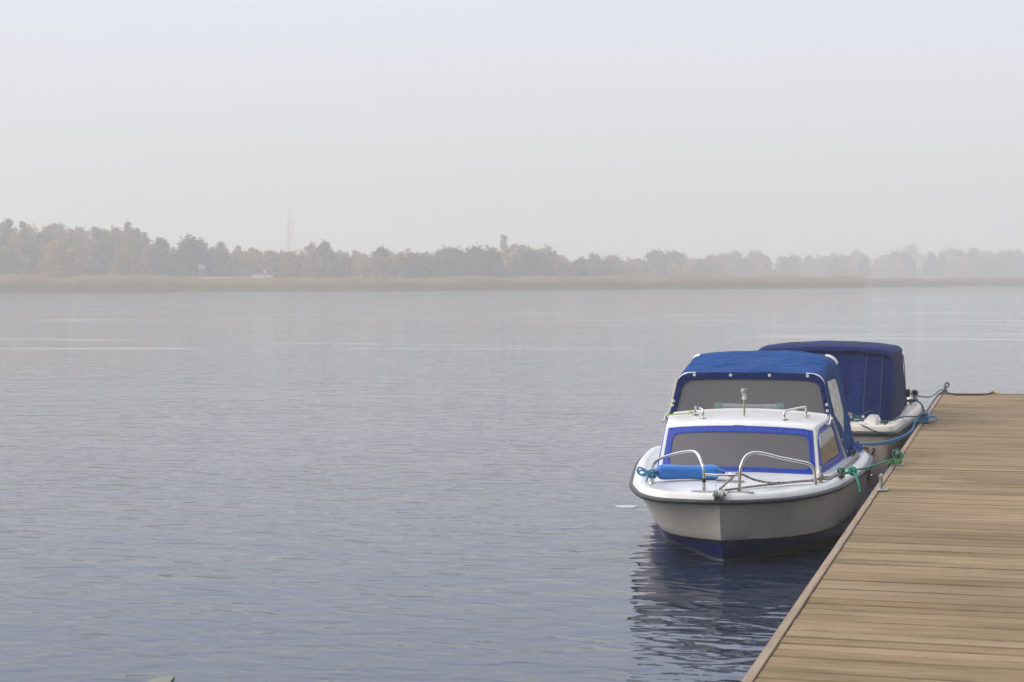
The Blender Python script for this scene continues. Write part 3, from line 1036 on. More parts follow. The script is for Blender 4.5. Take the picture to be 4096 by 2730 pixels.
def cleat(x, y, label, first):
    r = empty('mooring_post', (x, y, DZ + 0.004))
    tag(r, label, 'mooring post', 'mooring posts along the pontoon edge')
    b = MB(); b.box(-0.037, 0.040, -0.085, 0.085, 0, 0.008)
    for sx, sy in ((0.018, 0.05), (0.018, -0.05), (-0.018, 0.05)):
        b.lathe((sx, sy, 0.0082), (0, 0, 1), [(0, 0.009), (0.004, 0.008)], 8)
    b.build('base_plate', M['galv'], r, bevel=0.002)
    b = MB(); b.lathe((-0.01, 0, 0.0085), (0, 0, 1), [(0, 0.018), (0.004, 0.0135), (0.098, 0.0135)], 18); b.build('stem', M['galv'], r)
    b = MB(); b.lathe((-0.01, -0.05, 0.102), (0, 1, 0), [(0, 0.012), (0.003, 0.0145), (0.097, 0.0145), (0.10, 0.012)], 18); b.build('crossbar', M['galv'], r)
    return r


for (x, y, l) in CLEATS:
    cleat(x, y, l, False)


# ================================================================== BOAT ONE
B1 = (-2.06, 12.56)
PSI = 0.06


def w1(x, y, z):
    return (B1[0] + x * math.cos(PSI) - y * math.sin(PSI), B1[1] + x * math.sin(PSI) + y * math.cos(PSI), z)


boat = empty('cabin_boat', (B1[0], B1[1], 0), PSI)
tag(boat, 'small white cabin boat with bright blue canopy and chrome bow rails moored bow first', 'boat')

RAIL_R = [(0, 0.0), (.12, .02), (.23, .065), (.33, .13), (.436, .22), (.52, .33), (.60, .46), (.68, .64), (.745, .84), (.80, 1.04), (.84, 1.26), (.90, 1.72), (.945, 2.15), (.97, 2.55), (.99, 3.1), (.985, 3.3), (.96, 3.46)]
RAIL_L = [(0, 0.0), (.12, -.015), (.22, -.005), (.33, .015), (.42, .045), (.50, .12), (.57, .22), (.635, .38), (.69, .58), (.735, .76), (.775, .98), (.84, 1.5), (.90, 2.0), (.95, 2.5), (.98, 3.1), (.98, 3.3), (.96, 3.46)]
BOOT_R = [(0, .105), (.11, .165), (.21, .22), (.31, .28), (.41, .35), (.50, .435), (.575, .535), (.65, .665), (.71, .82), (.76, .99), (.80, 1.18), (.86, 1.65), (.90, 2.1), (.925, 2.55), (.945, 3.1), (.94, 3.3), (.92, 3.46)]
BOOT_L = [(0, .105), (.10, .16), (.19, .205), (.27, .255), (.34, .32), (.40, .40), (.45, .50), (.50, .635), (.545, .80), (.59, .97), (.635, 1.16), (.72, 1.62), (.80, 2.1), (.86, 2.55), (.91, 3.1), (.92, 3.3), (.91, 3.46)]
WL_R = [(0, .32), (.05, .36), (.11, .42), (.18, .48), (.26, .56), (.35, .66), (.44, .78), (.53, .93), (.61, 1.08), (.665, 1.22), (.71, 1.40), (.78, 1.8), (.82, 2.2), (.845, 2.6), (.86, 3.1), (.86, 3.3), (.85, 3.46)]
WL_L = [(0, .32), (.045, .37), (.10, .44), (.17, .58), (.24, .74), (.31, .90), (.38, 1.03), (.44, 1.12), (.49, 1.20), (.535, 1.30), (.58, 1.45), (.66, 1.8), (.74, 2.2), (.80, 2.6), (.84, 3.1), (.85, 3.3), (.85, 3.46)]


def dense(tab, sg, z):
    return [Vector((sg * p.x, p.y, z)) for p in crom([(x, y, 0) for x, y in tab], 5)]


def sheer(y):
    return 0.46 + 0.008 * (y / 4.1) ** 2


def outline(off=0.0, dz=0.0, z=None):
    """full rail outline, left stern -> bow -> right stern, offset inwards by off"""
    L = dense(RAIL_L, -1, 0)[::-1]; Rr = dense(RAIL_R, 1, 0)[1:]
    P = L + Rr
    res = []
    for i, p in enumerate(P):
        t = (P[min(i + 1, len(P) - 1)] - P[max(i - 1, 0)]).normalized()
        nrm = Vector((-t.y, t.x, 0))          # points inwards (aft at the bow)
        q = p + nrm * off
        res.append(Vector((q.x, q.y, (sheer(p.y) if z is None else z) + dz)))
    return res


b = MB()
for sg, ra, bo, wa in ((1, RAIL_R, BOOT_R, WL_R), (-1, RAIL_L, BOOT_L, WL_L)):
    r0 = dense(ra, sg, 0); r1 = dense(bo, sg, 0.18); r2 = dense(wa, sg, 0.0)
    for p in r0:
        p.z = sheer(p.y) + 0.012
        if p.y < 1.2: p.y += 0.045 * (1 - math.exp(-abs(p.x) / 0.12)) * max(0, 1 - p.y / 1.2)
    rows = []
    for f in (0.0, 0.2, 0.4, 0.6, 0.8, 1.0):
        g = f + 0.10 * math.sin(f * math.pi)    # flare a little hollow under the rail
        rows.append([Vector((lerp(p.x, q.x, g), lerp(p.y, q.y, f), lerp(p.z, q.z, f))) for p, q in zip(r0, r1)])
    for f in (0.5, 1.0):
        rows.append([Vector((lerp(p.x, q.x, f ** 1.3), lerp(p.y, q.y, f ** 0.8), lerp(p.z, q.z, f))) for p, q in zip(r1, r2)])
    rows.append([Vector((q.x * 0.35, q.y + 0.12, -0.16)) for q in r2])
    b.grid(rows, flip=sg < 0)
    # transom half
    tr = [r[-1] for r in rows]
    b.grid([tr, [Vector((0, p.y, p.z)) for p in tr]], flip=sg > 0)
b.build('hull', M['hull'], boat, 32, merge=True)

b = MB()
P = outline(-0.006, 0.012)
rows = []
for a in range(10):
    an = 2 * math.pi * a / 10
    rows.append([])
for i, p in enumerate(P):
    t = (P[min(i + 1, len(P) - 1)] - P[max(i - 1, 0)]).normalized()
    nrm = Vector((t.y, -t.x, 0))
    for a in range(10):
        an = 2 * math.pi * a / 10
        rows[a].append(p + nrm * (0.020 * math.cos(an)) + Vector((0, 0, 0.019 * math.sin(an))))
rows.append(rows[0])
b.grid(rows)
b.build('rubbing_strake', M['rubber'], boat, 60)
# the strake turns grey and worn on the pontoon side aft
b = MB()
P2 = [p for p in P if p.x > 0.6 and p.y > 2.3]
rows = [[] for _ in range(11)]
for i, p in enumerate(P2):
    t = (P2[min(i + 1, len(P2) - 1)] - P2[max(i - 1, 0)]).normalized()
    nrm = Vector((t.y, -t.x, 0))
    for a in range(11):
        an = 2 * math.pi * a / 10
        rows[a].append(p + nrm * (0.028 * math.cos(an)) + Vector((0, 0, 0.030 * math.sin(an) - 0.004)))
b.grid(rows)
b.build('fender_strip', M['rubber_grey'], boat, 60)

# deck moulding
b = MB()
rings = [outline(0.0, 0.024), outline(0.004, 0.034), outline(0.018, 0.055), outline(0.036, 0.068), outline(0.055, 0.072), outline(0.078, 0.071), outline(0.092, 0.066), outline(0.100, 0.060)]
for i, p in enumerate(rings[1]):
    pass
b.grid(rings)
inner = rings[-1]
nL = len(inner)
mid = nL // 2
rows = []
for f in np.linspace(0, 1, 9):
    rows.append([])
for i in range(mid, -1, -1):
    l, r_ = inner[i], inner[nL - 1 - i]
    for j, f in enumerate(np.linspace(0, 1, 9)):
        p = l.lerp(r_, f)
        wdt = abs(r_.x - l.x) / 2
        p.z = lerp(l.z, r_.z, f) + 0.024 * (1 - (2 * f - 1) ** 2) * min(1, wdt / 0.6)
        rows[j].append(p)
b.grid(rows)
b.build('deck', M['gelcoat'], boat, 50, merge=True)


# ---- cabin
def front(s, t):
    return (s * lerp(0.640, 0.598, t), lerp(1.385, 1.60, t) - 0.055 * (1 - s * s), lerp(0.50 + 0.022 * (1 - s * s), 0.868 + 0.030 * (1 - s * s), t))


ROOF = [(1.60, .592, .868, .898), (1.622, .596, .885, .918), (1.67, .602, .894, .930), (1.90, .622, .898, .938), (2.15, .65, .902, .946), (2.42, .682, .908, .956)]


def side_pt(sg, v, t):
    """v: 0 front .. 1 rear, t: 0 deck .. 1 roof"""
    bot = (lerp(0.640, 0.800, v ** 0.9), lerp(1.385, 2.80, v), lerp(0.50, 0.50, v))
    top = (lerp(0.592, 0.682, v), lerp(1.60, 2.42, v), lerp(0.868, 0.908, v))
    q = vl(bot, top, t)
    return (sg * q[0], q[1], q[2])


SS = [-1 + 2 * i / 16 for i in range(17)]
b = MB()
b.grid([[front(s, t) for s in SS] for t in (0, 0.25, 0.5, 0.75, 1.0)])
b.grid([[(s * hw, y - (0.055 * (1 - s * s) * max(0, 1 - (y - 1.6) / 0.25)), lerp(ze, zc, 1 - s * s)) for s in SS] for (y, hw, ze, zc) in ROOF])
for sg in (-1, 1):
    rows = []
    for (y, hw, ze, zc) in ROOF:
        v = (y - 1.60) / (2.42 - 1.60)
        bt = side_pt(sg, v, 0)
        tp = (sg * hw, y, ze)
        rows.append([vl(bt, tp, t) for t in (0, 0.25, 0.5, 0.75, 1.0)])
    b.grid(rows, flip=sg > 0)
# rear wall
rear = [(s * 0.682, 2.42, lerp(.908, .956, 1 - s * s)) for s in SS]
b.grid([rear, [(s * 0.80, 2.80, 0.50) for s in SS]])
cabin = b.build('cabin', M['cabin_white'], boat, 50, merge=True, bevel=0.014)


def band(surf, outer, inner, off, name, mat, parent, edge=0.012):
    """a frame between two closed outlines in surface parameters, standing off the surface"""
    def pt(q, d):
        e = 1e-3
        p = Vector(surf(*q)); du = Vector(surf(q[0] + e, q[1])) - p; dv = Vector(surf(q[0], q[1] + e)) - p
        nrm = du.cross(dv).normalized()
        return p + nrm * d
    b = MB()
    sgn = off
    b.grid([[pt(q, 0.0005 * (1 if off > 0 else -1)) for q in outer], [pt(q, off) for q in outer], [pt(q, off) for q in inner], [pt(q, 0.0005 * (1 if off > 0 else -1)) for q in inner]], closed=True)
    return b, pt


def rrect(u0, u1, v0, v1, ru, rv, n=6):
    pts = []
    for (cu, cv, a0) in ((u1 - ru, v1 - rv, 0), (u0 + ru, v1 - rv, 90), (u0 + ru, v0 + rv, 180), (u1 - ru, v0 + rv, 270)):
        for i in range(n + 1):
            a = R(a0 + 90 * i / n)
            pts.append((cu + ru * math.cos(a), cv + rv * math.sin(a)))
    # add points along straight runs so that curved surfaces are followed
    res = []
    for i, p in enumerate(pts):
        q = pts[(i + 1) % len(pts)]
        res.append(p)
        L = math.hypot(q[0] - p[0], q[1] - p[1])
        m = int(L / 0.12)
        for j in range(1, m):
            res.append((lerp(p[0], q[0], j / m), lerp(p[1], q[1], j / m)))
    return res


def pane(surf, o, off, name, mat, parent, nu=14, nv=6, mult=1.0):
    """fills an outline by shrinking it to its centre on the surface"""
    cu = sum(q[0] for q in o) / len(o); cv = sum(q[1] for q in o) / len(o)
    e = 1e-3

    def pt(u, v, d):
        p = Vector(surf(u, v)); du = Vector(surf(u + e, v)) - p; dv = Vector(surf(u, v + e)) - p
        return p + du.cross(dv).normalized() * d
    b = MB()
    rows = [[pt(lerp(q[0], cu, f), lerp(q[1], cv, f), off) for q in o] for f in (0, 0.2, 0.4, 0.6, 0.8, 0.97)]
    b.grid(rows, closed=True)
    b.add(rows[-1], [tuple(range(len(o)))])
    ob = b.build(name, mat, parent, 60, merge=True)
    return ob


# front window: frame with rivets and tinted pane
fo = rrect(-0.955, 0.962, 0.065, 0.985, 0.012, 0.03, 2)
fi = rrect(-0.870, 0.895, 0.155, 0.850, 0.08, 0.13, 6)


def resamp(poly, n):
    P = poly + [poly[0]]
    L = [0]
    for a, c in zip(P, P[1:]):
        L.append(L[-1] + math.hypot((c[0] - a[0]) * 0.6, (c[1] - a[1]) * 0.4))
    out_ = []
    j = 0
    for i in range(n):
        s = L[-1] * i / n
        while L[j + 1] < s: j += 1
        t = (s - L[j]) / max(1e-9, L[j + 1] - L[j])
        out_.append((lerp(P[j][0], P[j + 1][0], t), lerp(P[j][1], P[j + 1][1], t)))
    return out_


def polar(poly, n, cu, cv, ku=1.0, kv=1.0):
    """outline sampled at n bearings round (cu,cv): keeps two outlines in step"""
    P = [((u - cu) * ku, (v - cv) * kv) for u, v in poly]
    res = []
    for i in range(n):
        a = 2 * math.pi * i / n
        dx, dy = math.cos(a), math.sin(a)
        best = 0
        for (x0, y0), (x1, y1) in zip(P, P[1:] + P[:1]):
            den = dx * (y1 - y0) - dy * (x1 - x0)
            if abs(den) < 1e-12: continue
            t = (x0 * (y1 - y0) - y0 * (x1 - x0)) / den
            s = (x0 * dy - y0 * dx) / den
            if t > 0 and -1e-6 <= s <= 1 + 1e-6: best = max(best, t)
        res.append((cu + dx * best / ku, cv + dy * best / kv))
    return res


def frame_window(surf, fo, fi, parent, matf, matp, name='window', ku=0.6, kv=0.4, flipn=1, off=0.008, rivets=None, rr=0.0055, nb=120):
    cu = (min(q[0] for q in fi) + max(q[0] for q in fi)) / 2; cv = (min(q[1] for q in fi) + max(q[1] for q in fi)) / 2
    O = polar(fo, nb, cu, cv, ku, kv); I = polar(fi, nb, cu, cv, ku, kv)
    e = 1e-3

    def pt(q, d):
        p = Vector(surf(*q)); du = Vector(surf(q[0] + e, q[1])) - p; dv = Vector(surf(q[0], q[1] + e)) - p
        nn_ = du.cross(dv).normalized() * flipn
        return p + nn_ * d, nn_
    b = MB()
    Mid = [(lerp(a[0], c[0], 0.62), lerp(a[1], c[1], 0.62)) for a, c in zip(O, I)]
    Mid2 = [(lerp(a[0], c[0], 0.78), lerp(a[1], c[1], 0.78)) for a, c in zip(O, I)]
    b.grid([[pt(q, 0.0002)[0] for q in O], [pt(q, off * 0.55)[0] for q in O], [pt(q, off * 0.6)[0] for q in Mid], [pt(q, off * 1.25)[0] for q in Mid2], [pt(q, off)[0] for q in I], [pt(q, 0.001)[0] for q in I]], closed=True)
    for q in rivets or []:
        p, nn_ = pt(q, off * 0.58)
        b.dome(p, nn_, rr, rr * 0.8, 8)
    fr = b.build(name, matf, parent, 35)
    b = MB()
    rows = [[pt((lerp(q[0], cu, f), lerp(q[1], cv, f)), 0.003)[0] for q in I] for f in (0, 0.25, 0.5, 0.75, 0.96)]
    b.grid(rows, closed=True)
    b.add(rows[-1], [tuple(range(len(I)))])
    b.build('pane', matp, fr, 60)
    return fr


riv = [(-0.90 + 1.80 * i / 13, 0.945) for i in range(14)] + [(-0.88 + 1.78 * i / 13, 0.105) for i in range(14)] + [(-0.918, 0.25 + 0.55 * i / 5) for i in range(6)] + [(0.925, 0.25 + 0.58 * i / 6) for i in range(7)]
frame_window(front, fo, fi, cabin, M['blue_paint'], M['pane_front'], 'front_window', rivets=riv)
for sg in (1, -1):
    sf = (lambda g: (lambda u, v: side_pt(g, u, v)))(sg)
    so = [(0.035, 0.07), (0.93, 0.07), (0.955, 0.12), (0.965, 0.90), (0.95, 0.955), (0.06, 0.955), (0.045, 0.92)]
    si = [(0.12, 0.20), (0.80, 0.20), (0.86, 0.26), (0.90, 0.78), (0.85, 0.85), (0.13, 0.85), (0.10, 0.80), (0.10, 0.25)]
    rv = [(0.12 + 0.78 * i / 7, 0.91) for i in range(8)] + [(0.10 + 0.8 * i / 9, 0.13) for i in range(10)]
    frame_window(sf, so, si, cabin, M['blue_paint'], M['pane_side'], 'side_window', ku=1.2, kv=0.4, flipn=sg, rivets=rv, rr=0.005, nb=80)
    # pale and black gasket down the rear edge of the cabin side
    b = MB(); b.tube([Vector(side_pt(sg, 0.985, t)) + Vector((sg * 0.008, 0, 0)) for t in (0.02, 0.3, 0.6, 0.97)], 0.011, 8)
    b.build('edge_trim', M['cabin_white'], cabin, 60)
    b = MB(); b.tube([Vector(side_pt(sg, 1.03, t)) + Vector((sg * 0.008, 0, 0)) for t in (0.02, 0.3, 0.6, 0.97)], 0.012, 8)
    b.build('gasket', M['rubber'], cabin, 60)


# ---- canopy
def arch(k):
    """key arches of the canopy from windscreen head to stern: (ytop, ztop, shoulder, xb, yb, zb, corner)"""
    return k


# (ytop, ztop, shoulder, xb, yb, zb, corner, how much narrower the cloth hangs on the lake side)
KEYS = [(2.545, 1.266, .612, .672, 2.425, .905, .085, 1.0), (2.76, 1.318, .640, .735, 2.60, .72, .10, .955), (3.00, 1.370, .672, .815, 2.86, .50, .10, .885),
        (3.24, 1.410, .705, .845, 3.06, .50, .095, .83), (3.36, 1.402, .705, .872, 3.26, .52, .12, .83), (3.44, 1.330, .69, .880, 3.42, .52, .14, .86)]
MA = 57


def arch_pts(key):
    yt, zt, hs, xb, yb, zb, rc, lf = key
    half = []
    # top centre -> corner -> side -> bottom (right half)
    for i in range(10):
        f = i / 9
        half.append((hs * 0.86 * f, zt - 0.012 * f * f - 0.004 * (f ** 6)))
    c0 = half[-1]
    xs, zs = hs * 1.012, zt - rc - 0.02
    for i in range(1, 7):
        f = i / 6
        a = f * math.pi / 2
        half.append((c0[0] + (xs - c0[0]) * math.sin(a), zs + (c0[1] - zs) * math.cos(a)))
    for i in range(1, 14):
        f = i / 13
        half.append((lerp(xs, xb, f ** 1.15), lerp(zs, zb, f)))
    pts = []
    for x, z in half:
        g = max(0.0, min(1.0, (zt - z) / (zt - zb)))
        pts.append(Vector((x, lerp(yt, yb, g ** 1.2), z)))
    left = [Vector((-p.x * lf, p.y, p.z)) for p in pts[1:]][::-1]
    return left + pts


keys = [Vector(k[:3]) for k in KEYS]
dk = []
for i in range(len(KEYS) - 1):
    for j in range(6):
        t = j / 6
        dk.append(tuple(lerp(a, c, t) for a, c in zip(KEYS[i], KEYS[i + 1])))
dk.append(KEYS[-1])
ARCH = [arch_pts(k) for k in dk]
NA = len(ARCH[0])


def wrinkle(p, seed=0.0, amp=0.012, vert=True):
    q = Vector((p.x * 2.2 + seed, p.y * 3.4, p.z * 1.3))
    v = mnoise.noise(q) * 0.9 + 0.5 * mnoise.noise(q * 2.3)
    v += 1.3 * (0.35 - abs(mnoise.noise(Vector((p.x * 1.5 + p.y * 1.1 + seed, p.y * 2.6 - p.x * 0.7, p.z)))))
    if vert:
        v += 0.6 * mnoise.noise(Vector((p.x * 2.0 + seed, p.y * 9.0, p.z * 0.6)))
    return v * amp


CAN = []
for i, row in enumerate(ARCH):
    nr = []
    for j, p in enumerate(row):
        a = Vector(row[min(j + 1, NA - 1)]) - Vector(row[max(j - 1, 0)])
        c = Vector(ARCH[min(i + 1, len(ARCH) - 1)][j]) - Vector(ARCH[max(i - 1, 0)][j])
        nn_ = a.cross(c).normalized()
        if nn_.z < 0 and abs(nn_.z) > 0.3: nn_ = -nn_
        if abs(nn_.x) > 0.6 and nn_.x * p.x < 0: nn_ = -nn_
        edge = min(1.0, i / 3.0)
        top = abs(p.x) < 0.6 and p.z > 1.15
        amp = 0.024 if top else 0.014
        ridge = 1.0 - 0.75 * math.exp(-((i - 18) / 1.6) ** 2)
        nr.append(p + nn_ * wrinkle(p, 3.0, amp, not top) * edge * ridge)
    CAN.append(nr)
b = MB()
b.grid(CAN)
# stern curtain
last = CAN[-1]
b.grid([last, [Vector((p.x * 0.98, p.y + 0.015, lerp(p.z, 0.50, 0.5))) if p.z > 0.6 else p for p in last], [Vector((p.x * 0.99, 3.45, 0.50)) for p in last]])
canopy = b.build('canopy', M['canvas'], boat, 60)


# front band of the canopy round the upper windscreen
def fplane(x, z):
    return Vector((x, 2.425 + (z - 0.905) * 0.333 - 0.004, z))


def arch2(xb, zb, hs, zt, rc, n=10):
    half = [(hs * 0.80 * i / n, zt - 0.008 * (i / n) ** 2) for i in range(n + 1)]
    c0 = half[-1]; zs = zt - rc
    for i in range(1, 9):
        a = i / 8 * math.pi / 2
        half.append((c0[0] + (hs - c0[0]) * math.sin(a), zs + (c0[1] - zs) * math.cos(a)))
    for i in range(1, 9):
        f = i / 8
        half.append((lerp(hs, xb, f), lerp(zs, zb, f)))
    return [(-x, z) for x, z in half[1:]][::-1] + half


AO = arch2(.678, .885, .628, 1.268, .115)
AI = arch2(.628, .930, .590, 1.212, .095)
AI = [(x + 0.006, z) for x, z in AI]
b = MB()
rows = [[fplane(*q) + Vector((0, 0.03, 0)) for q in AO], [fplane(*q) for q in AO],
        [fplane(lerp(p[0], q[0], .5), lerp(p[1], q[1], .5)) + Vector((0, -0.004, 0)) for p, q in zip(AO, AI)],
        [fplane(*q) for q in AI], [fplane(*q) + Vector((0, 0.02, 0)) for q in AI]]
b.grid(rows)
bandob = b.build('canopy_band', M['canvas_band_shaded'], boat, 45)
# upper windscreen pane
b = MB()
PB = [fplane(x, z) + Vector((0, 0.012, 0)) for x, z in AI]
base = [fplane(lerp(AI[0][0], AI[-1][0], f), 0.918 + 0.036 * (1 - (2 * f - 1) ** 2) - 0.01) + Vector((0, 0.012, 0)) for f in np.linspace(0, 1, len(AI))]
b.grid([PB, [p.lerp(q, 0.5) for p, q in zip(PB, base)], base])
b.build('upper_windscreen', M['pane_upper'], boat, 60)
b = MB()
b.grid([[fplane(lerp(-0.64, 0.655, f), 0.905 + 0.045 * (1 - (2 * f - 1) ** 2)) + Vector((0, -0.012, 0)) for f in np.linspace(0, 1, 25)],
        [fplane(lerp(-0.64, 0.655, f), 0.928 + 0.040 * (1 - (2 * f - 1) ** 2)) + Vector((0, -0.006, 0)) for f in np.linspace(0, 1, 25)],
        [fplane(lerp(-0.64, 0.655, f), 0.928 + 0.040 * (1 - (2 * f - 1) ** 2)) + Vector((0, 0.008, 0)) for f in np.linspace(0, 1, 25)]])
b.build('windscreen_sill', M['cabin_white'], boat, 60)
# added dark sheet behind the windscreen for the shade inside the canopy
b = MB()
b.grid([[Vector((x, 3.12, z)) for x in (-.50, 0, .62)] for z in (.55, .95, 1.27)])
b.build('shade_backdrop', M['dark'], canopy, None)


def snap(p, nrm, parent, r=0.0125):
    b = MB(); b.lathe(p, nrm, [(0, r), (0.004, r), (0.006, r * 0.8), (0.0065, r * 0.45)], 14)
    o = b.build('snap_fastener', M['snap'], parent, 40)
    b = MB(); b.lathe(Vector(p) + Vector(nrm).normalized() * 0.0068, nrm, [(0, r * 0.42), (0.001, r * 0.40)], 10)
    b.build('stud', M['rubber'], o, 40)


for (x, z) in ((-0.475, 1.242), (-0.165, 1.243), (0.165, 1.244), (0.485, 1.242), (-0.645, 1.02), (-0.652, .985), (0.650, 1.005), (0.655, .955)):
    snap(fplane(x, z) + Vector((0, -0.004, 0)), (0, -0.96, 0.3), bandob, 0.0125)


# white leather corner patches
def grid_patch(i0, i1, j0, j1, off, name, mat, parent):
    b = MB()
    rows = []
    for i in range(i0, i1 + 1):
        r_ = []
        for j in range(j0, j1 + 1):
            a = CAN[i][min(j + 1, NA - 1)] - CAN[i][max(j - 1, 0)]
            c = CAN[min(i + 1, len(CAN) - 1)][j] - CAN[max(i - 1, 0)][j]
            nn_ = a.cross(c).normalized()
            if nn_.z < -0.05: nn_ = -nn_
            elif abs(nn_.z) <= 0.3 and nn_.x * CAN[i][j].x < 0: nn_ = -nn_
            r_.append(CAN[i][j] + nn_ * off)
        rows.append(r_)
    b.grid(rows)
    return b.build(name, mat, parent, 60)


C = NA // 2
grid_patch(16, 19, C + 9, C + 14, 0.004, 'corner_patch', M['patch'], canopy)
grid_patch(16, 19, C - 14, C - 9, 0.004, 'corner_patch', M['patch'], canopy)
grid_patch(0, 1, C + 8, C + 15, 0.004, 'corner_patch', M['patch'], canopy)
grid_patch(0, 1, C - 15, C - 8, 0.004, 'corner_patch', M['patch'], canopy)


# clear side windows of the canopy
def can_pt(i, j):
    i0 = int(min(max(i, 0), len(CAN) - 1.001)); j0 = int(min(max(j, 0), NA - 1.001))
    f, g = i - i0, j - j0
    a = CAN[i0][j0].lerp(CAN[i0][j0 + 1], g); c = CAN[i0 + 1][j0].lerp(CAN[i0 + 1][j0 + 1], g)
    return a.lerp(c, f)


def nearest(p):
    best, bi, bj = 1e9, 0, 0
    for i in range(len(CAN)):
        for j in range(C, NA):
            d = (CAN[i][j] - Vector(p)).length
            if d < best: best, bi, bj = d, i, j
    return bi, bj


for sg in (1, -1):
    q = [(2.65, 1.205), (2.97, 1.215), (3.03, 0.93), (2.93, 0.72), (2.66, 0.90)]
    ij = []
    for (y, z) in q:
        bi, bj = nearest((0.70, y, z)); ij.append((bi, bj))
    # fan of strips between top edge and bottom point
    b = MB()
    n_ = 8
    rows = []
    for a in range(n_ + 1):
        f = a / n_
        # left edge 0 -> 4 -> 3, right edge 1 -> 2 -> 3
        def along(path, f):
            k_ = f * (len(path) - 1); i_ = min(int(k_), len(path) - 2); t = k_ - i_
            return (lerp(path[i_][0], path[i_ + 1][0], t), lerp(path[i_][1], path[i_ + 1][1], t))
        l_ = along([ij[0], ij[4], ij[3]], f); r_ = along([ij[1], ij[2], ij[3]], f)
        row = []
        for c in range(6):
            p = can_pt(lerp(l_[0], r_[0], c / 5), lerp(l_[1], r_[1], c / 5))
            row.append(Vector((sg * (p.x + 0.006), p.y, p.z + 0.001)))
        rows.append(row)
    b.grid(rows)
    b.build('vinyl_window', M['vinyl'], canopy, 60)
for t in (0.15, 0.42, 0.68, 0.9):
    p = Vector(CAN[12][-1]).lerp(CAN[0][-1], t) + Vector((0.010, 0.03, 0.02))
    snap(p, (1, -0.3, 0.1), canopy, 0.008)
for i in (17, 23):
    p = Vector(CAN[i][-2]) + Vector((0.010, -0.004, 0))
    snap(p, (1, -0.5, 0.15), canopy, 0.011)
# loose skirt of the canopy lying over the coaming on the pontoon side
b = MB()
rows = []
for i in range(15, 29):
    p = CAN[i][-1]
    f = (i - 15) / 13
    rows.append([p + Vector((0.004, 0, 0.11)), p + Vector((0.025, -0.01, 0.07)), p + Vector((0.045 + 0.005 * math.sin(i * 0.9), -0.01, 0.055)), p + Vector((0.058 + 0.006 * math.sin(i * 0.8), -0.01, 0.036))])
b.grid(rows)
b.build('canopy_skirt', M['canvas'], canopy, 60)


# ---- bow rails, cleats, fittings
def tube_part(name, pts, r, mat, parent, sub=6, n=10):
    b = MB(); b.tube(crom(pts, sub), r, n)
    return b.build(name, mat, parent, 60)


RL = [(-0.576, 0.652, 0.533), (-0.572, 0.647, 0.626), (-0.554, 0.626, 0.675), (-0.51, 0.574, 0.714), (-0.441, 0.494, 0.745), (-0.347, 0.384, 0.78), (-0.254, 0.276, 0.805), (-0.202, 0.215, 0.807), (-0.166, 0.173, 0.78), (-0.141, 0.143, 0.728), (-0.125, 0.125, 0.68), (-0.123, 0.122, 0.53)]
RR = [(0.641, 0.711, 0.53), (0.637, 0.707, 0.616), (0.623, 0.691, 0.66), (0.592, 0.655, 0.693), (0.526, 0.58, 0.717), (0.401, 0.438, 0.756), (0.299, 0.321, 0.793), (0.238, 0.252, 0.808), (0.198, 0.206, 0.802), (0.168, 0.172, 0.781), (0.146, 0.147, 0.733), (0.136, 0.136, 0.684), (0.13, 0.129, 0.53)]
for pts in (RL, RR):
    rail = tube_part('bow_rail', pts, 0.0115, M['chrome'], boat)
    for p in (pts[0], pts[-1]):
        b = MB()
        b.lathe((p[0], p[1], p[2] - 0.012), (0, 0, 1), [(0, 0.034), (0.007, 0.032), (0.009, 0.017), (0.05, 0.016), (0.052, 0.0125)], 16)
        b.build('rail_foot', M['chrome'], rail, 40)
tube_part('rail_crossbar', [(-0.122, 0.124, 0.655), (0.0, 0.122, 0.652), (0.131, 0.131, 0.655)], 0.0095, M['chrome'], boat)
b = MB(); b.lathe((-0.123, 0.122, 0.598), (0, 0, 1), [(0, 0.0145), (0.03, 0.0145)], 12); b.build('black_tape_wrap', M['black_tape'], boat, 40)
for x0, x1, y in ((-0.215, -0.035, 0.112), (0.045, 0.235, 0.115)):
    b = MB(); b.box(x0, x1, y - 0.02, y + 0.02, 0.531, 0.538); b.build('deck_strip', M['chrome'], boat, 30, bevel=0.002)
# bow roller
roller = empty('bow_roller', (0, 0.03, 0.535)); roller.parent = boat
b = MB()
for sx in (-0.036, 0.031):
    b.add([(sx, -0.055, -0.045), (sx + 0.005, -0.055, -0.045), (sx, 0.10, -0.012), (sx + 0.005, 0.10, -0.012), (sx, 0.05, 0.058), (sx + 0.005, 0.05, 0.058), (sx, -0.055, 0.02), (sx + 0.005, -0.055, 0.02)],
          [(0, 2, 4, 6), (1, 7, 5, 3), (0, 1, 3, 2), (2, 3, 5, 4), (4, 5, 7, 6), (6, 7, 1, 0)])
b.box(-0.036, 0.036, -0.01, 0.10, -0.014, -0.008)
b.build('cheek_plates', M['chrome'], roller, 30)
b = MB(); b.lathe((-0.029, -0.03, -0.01), (1, 0, 0), [(0, 0.036), (0.012, 0.034), (0.02, 0.024), (0.038, 0.024), (0.046, 0.034), (0.058, 0.036)], 20); b.build('wheel', M['steel_dull'], roller, 40)
b = MB(); b.lathe((-0.048, -0.03, -0.01), (1, 0, 0), [(0, 0.010), (0.011, 0.010), (0.0112, 0.006), (0.085, 0.006), (0.0852, 0.011), (0.097, 0.011)], 8); b.build('axle_bolt', M['steel_dull'], roller, 30)
# foredeck mooring bitt
b = MB(); b.box(-0.09, 0.12, 0.60, 0.68, 0.5455, 0.553)
b.lathe((0.015, 0.64, 0.5535), (0, 0, 1), [(0, 0.022), (0.02, 0.015), (0.04, 0.012), (0.055, 0.018), (0.065, 0.006)], 12)
b.build('deck_bitt', M['chrome'], boat, 40)
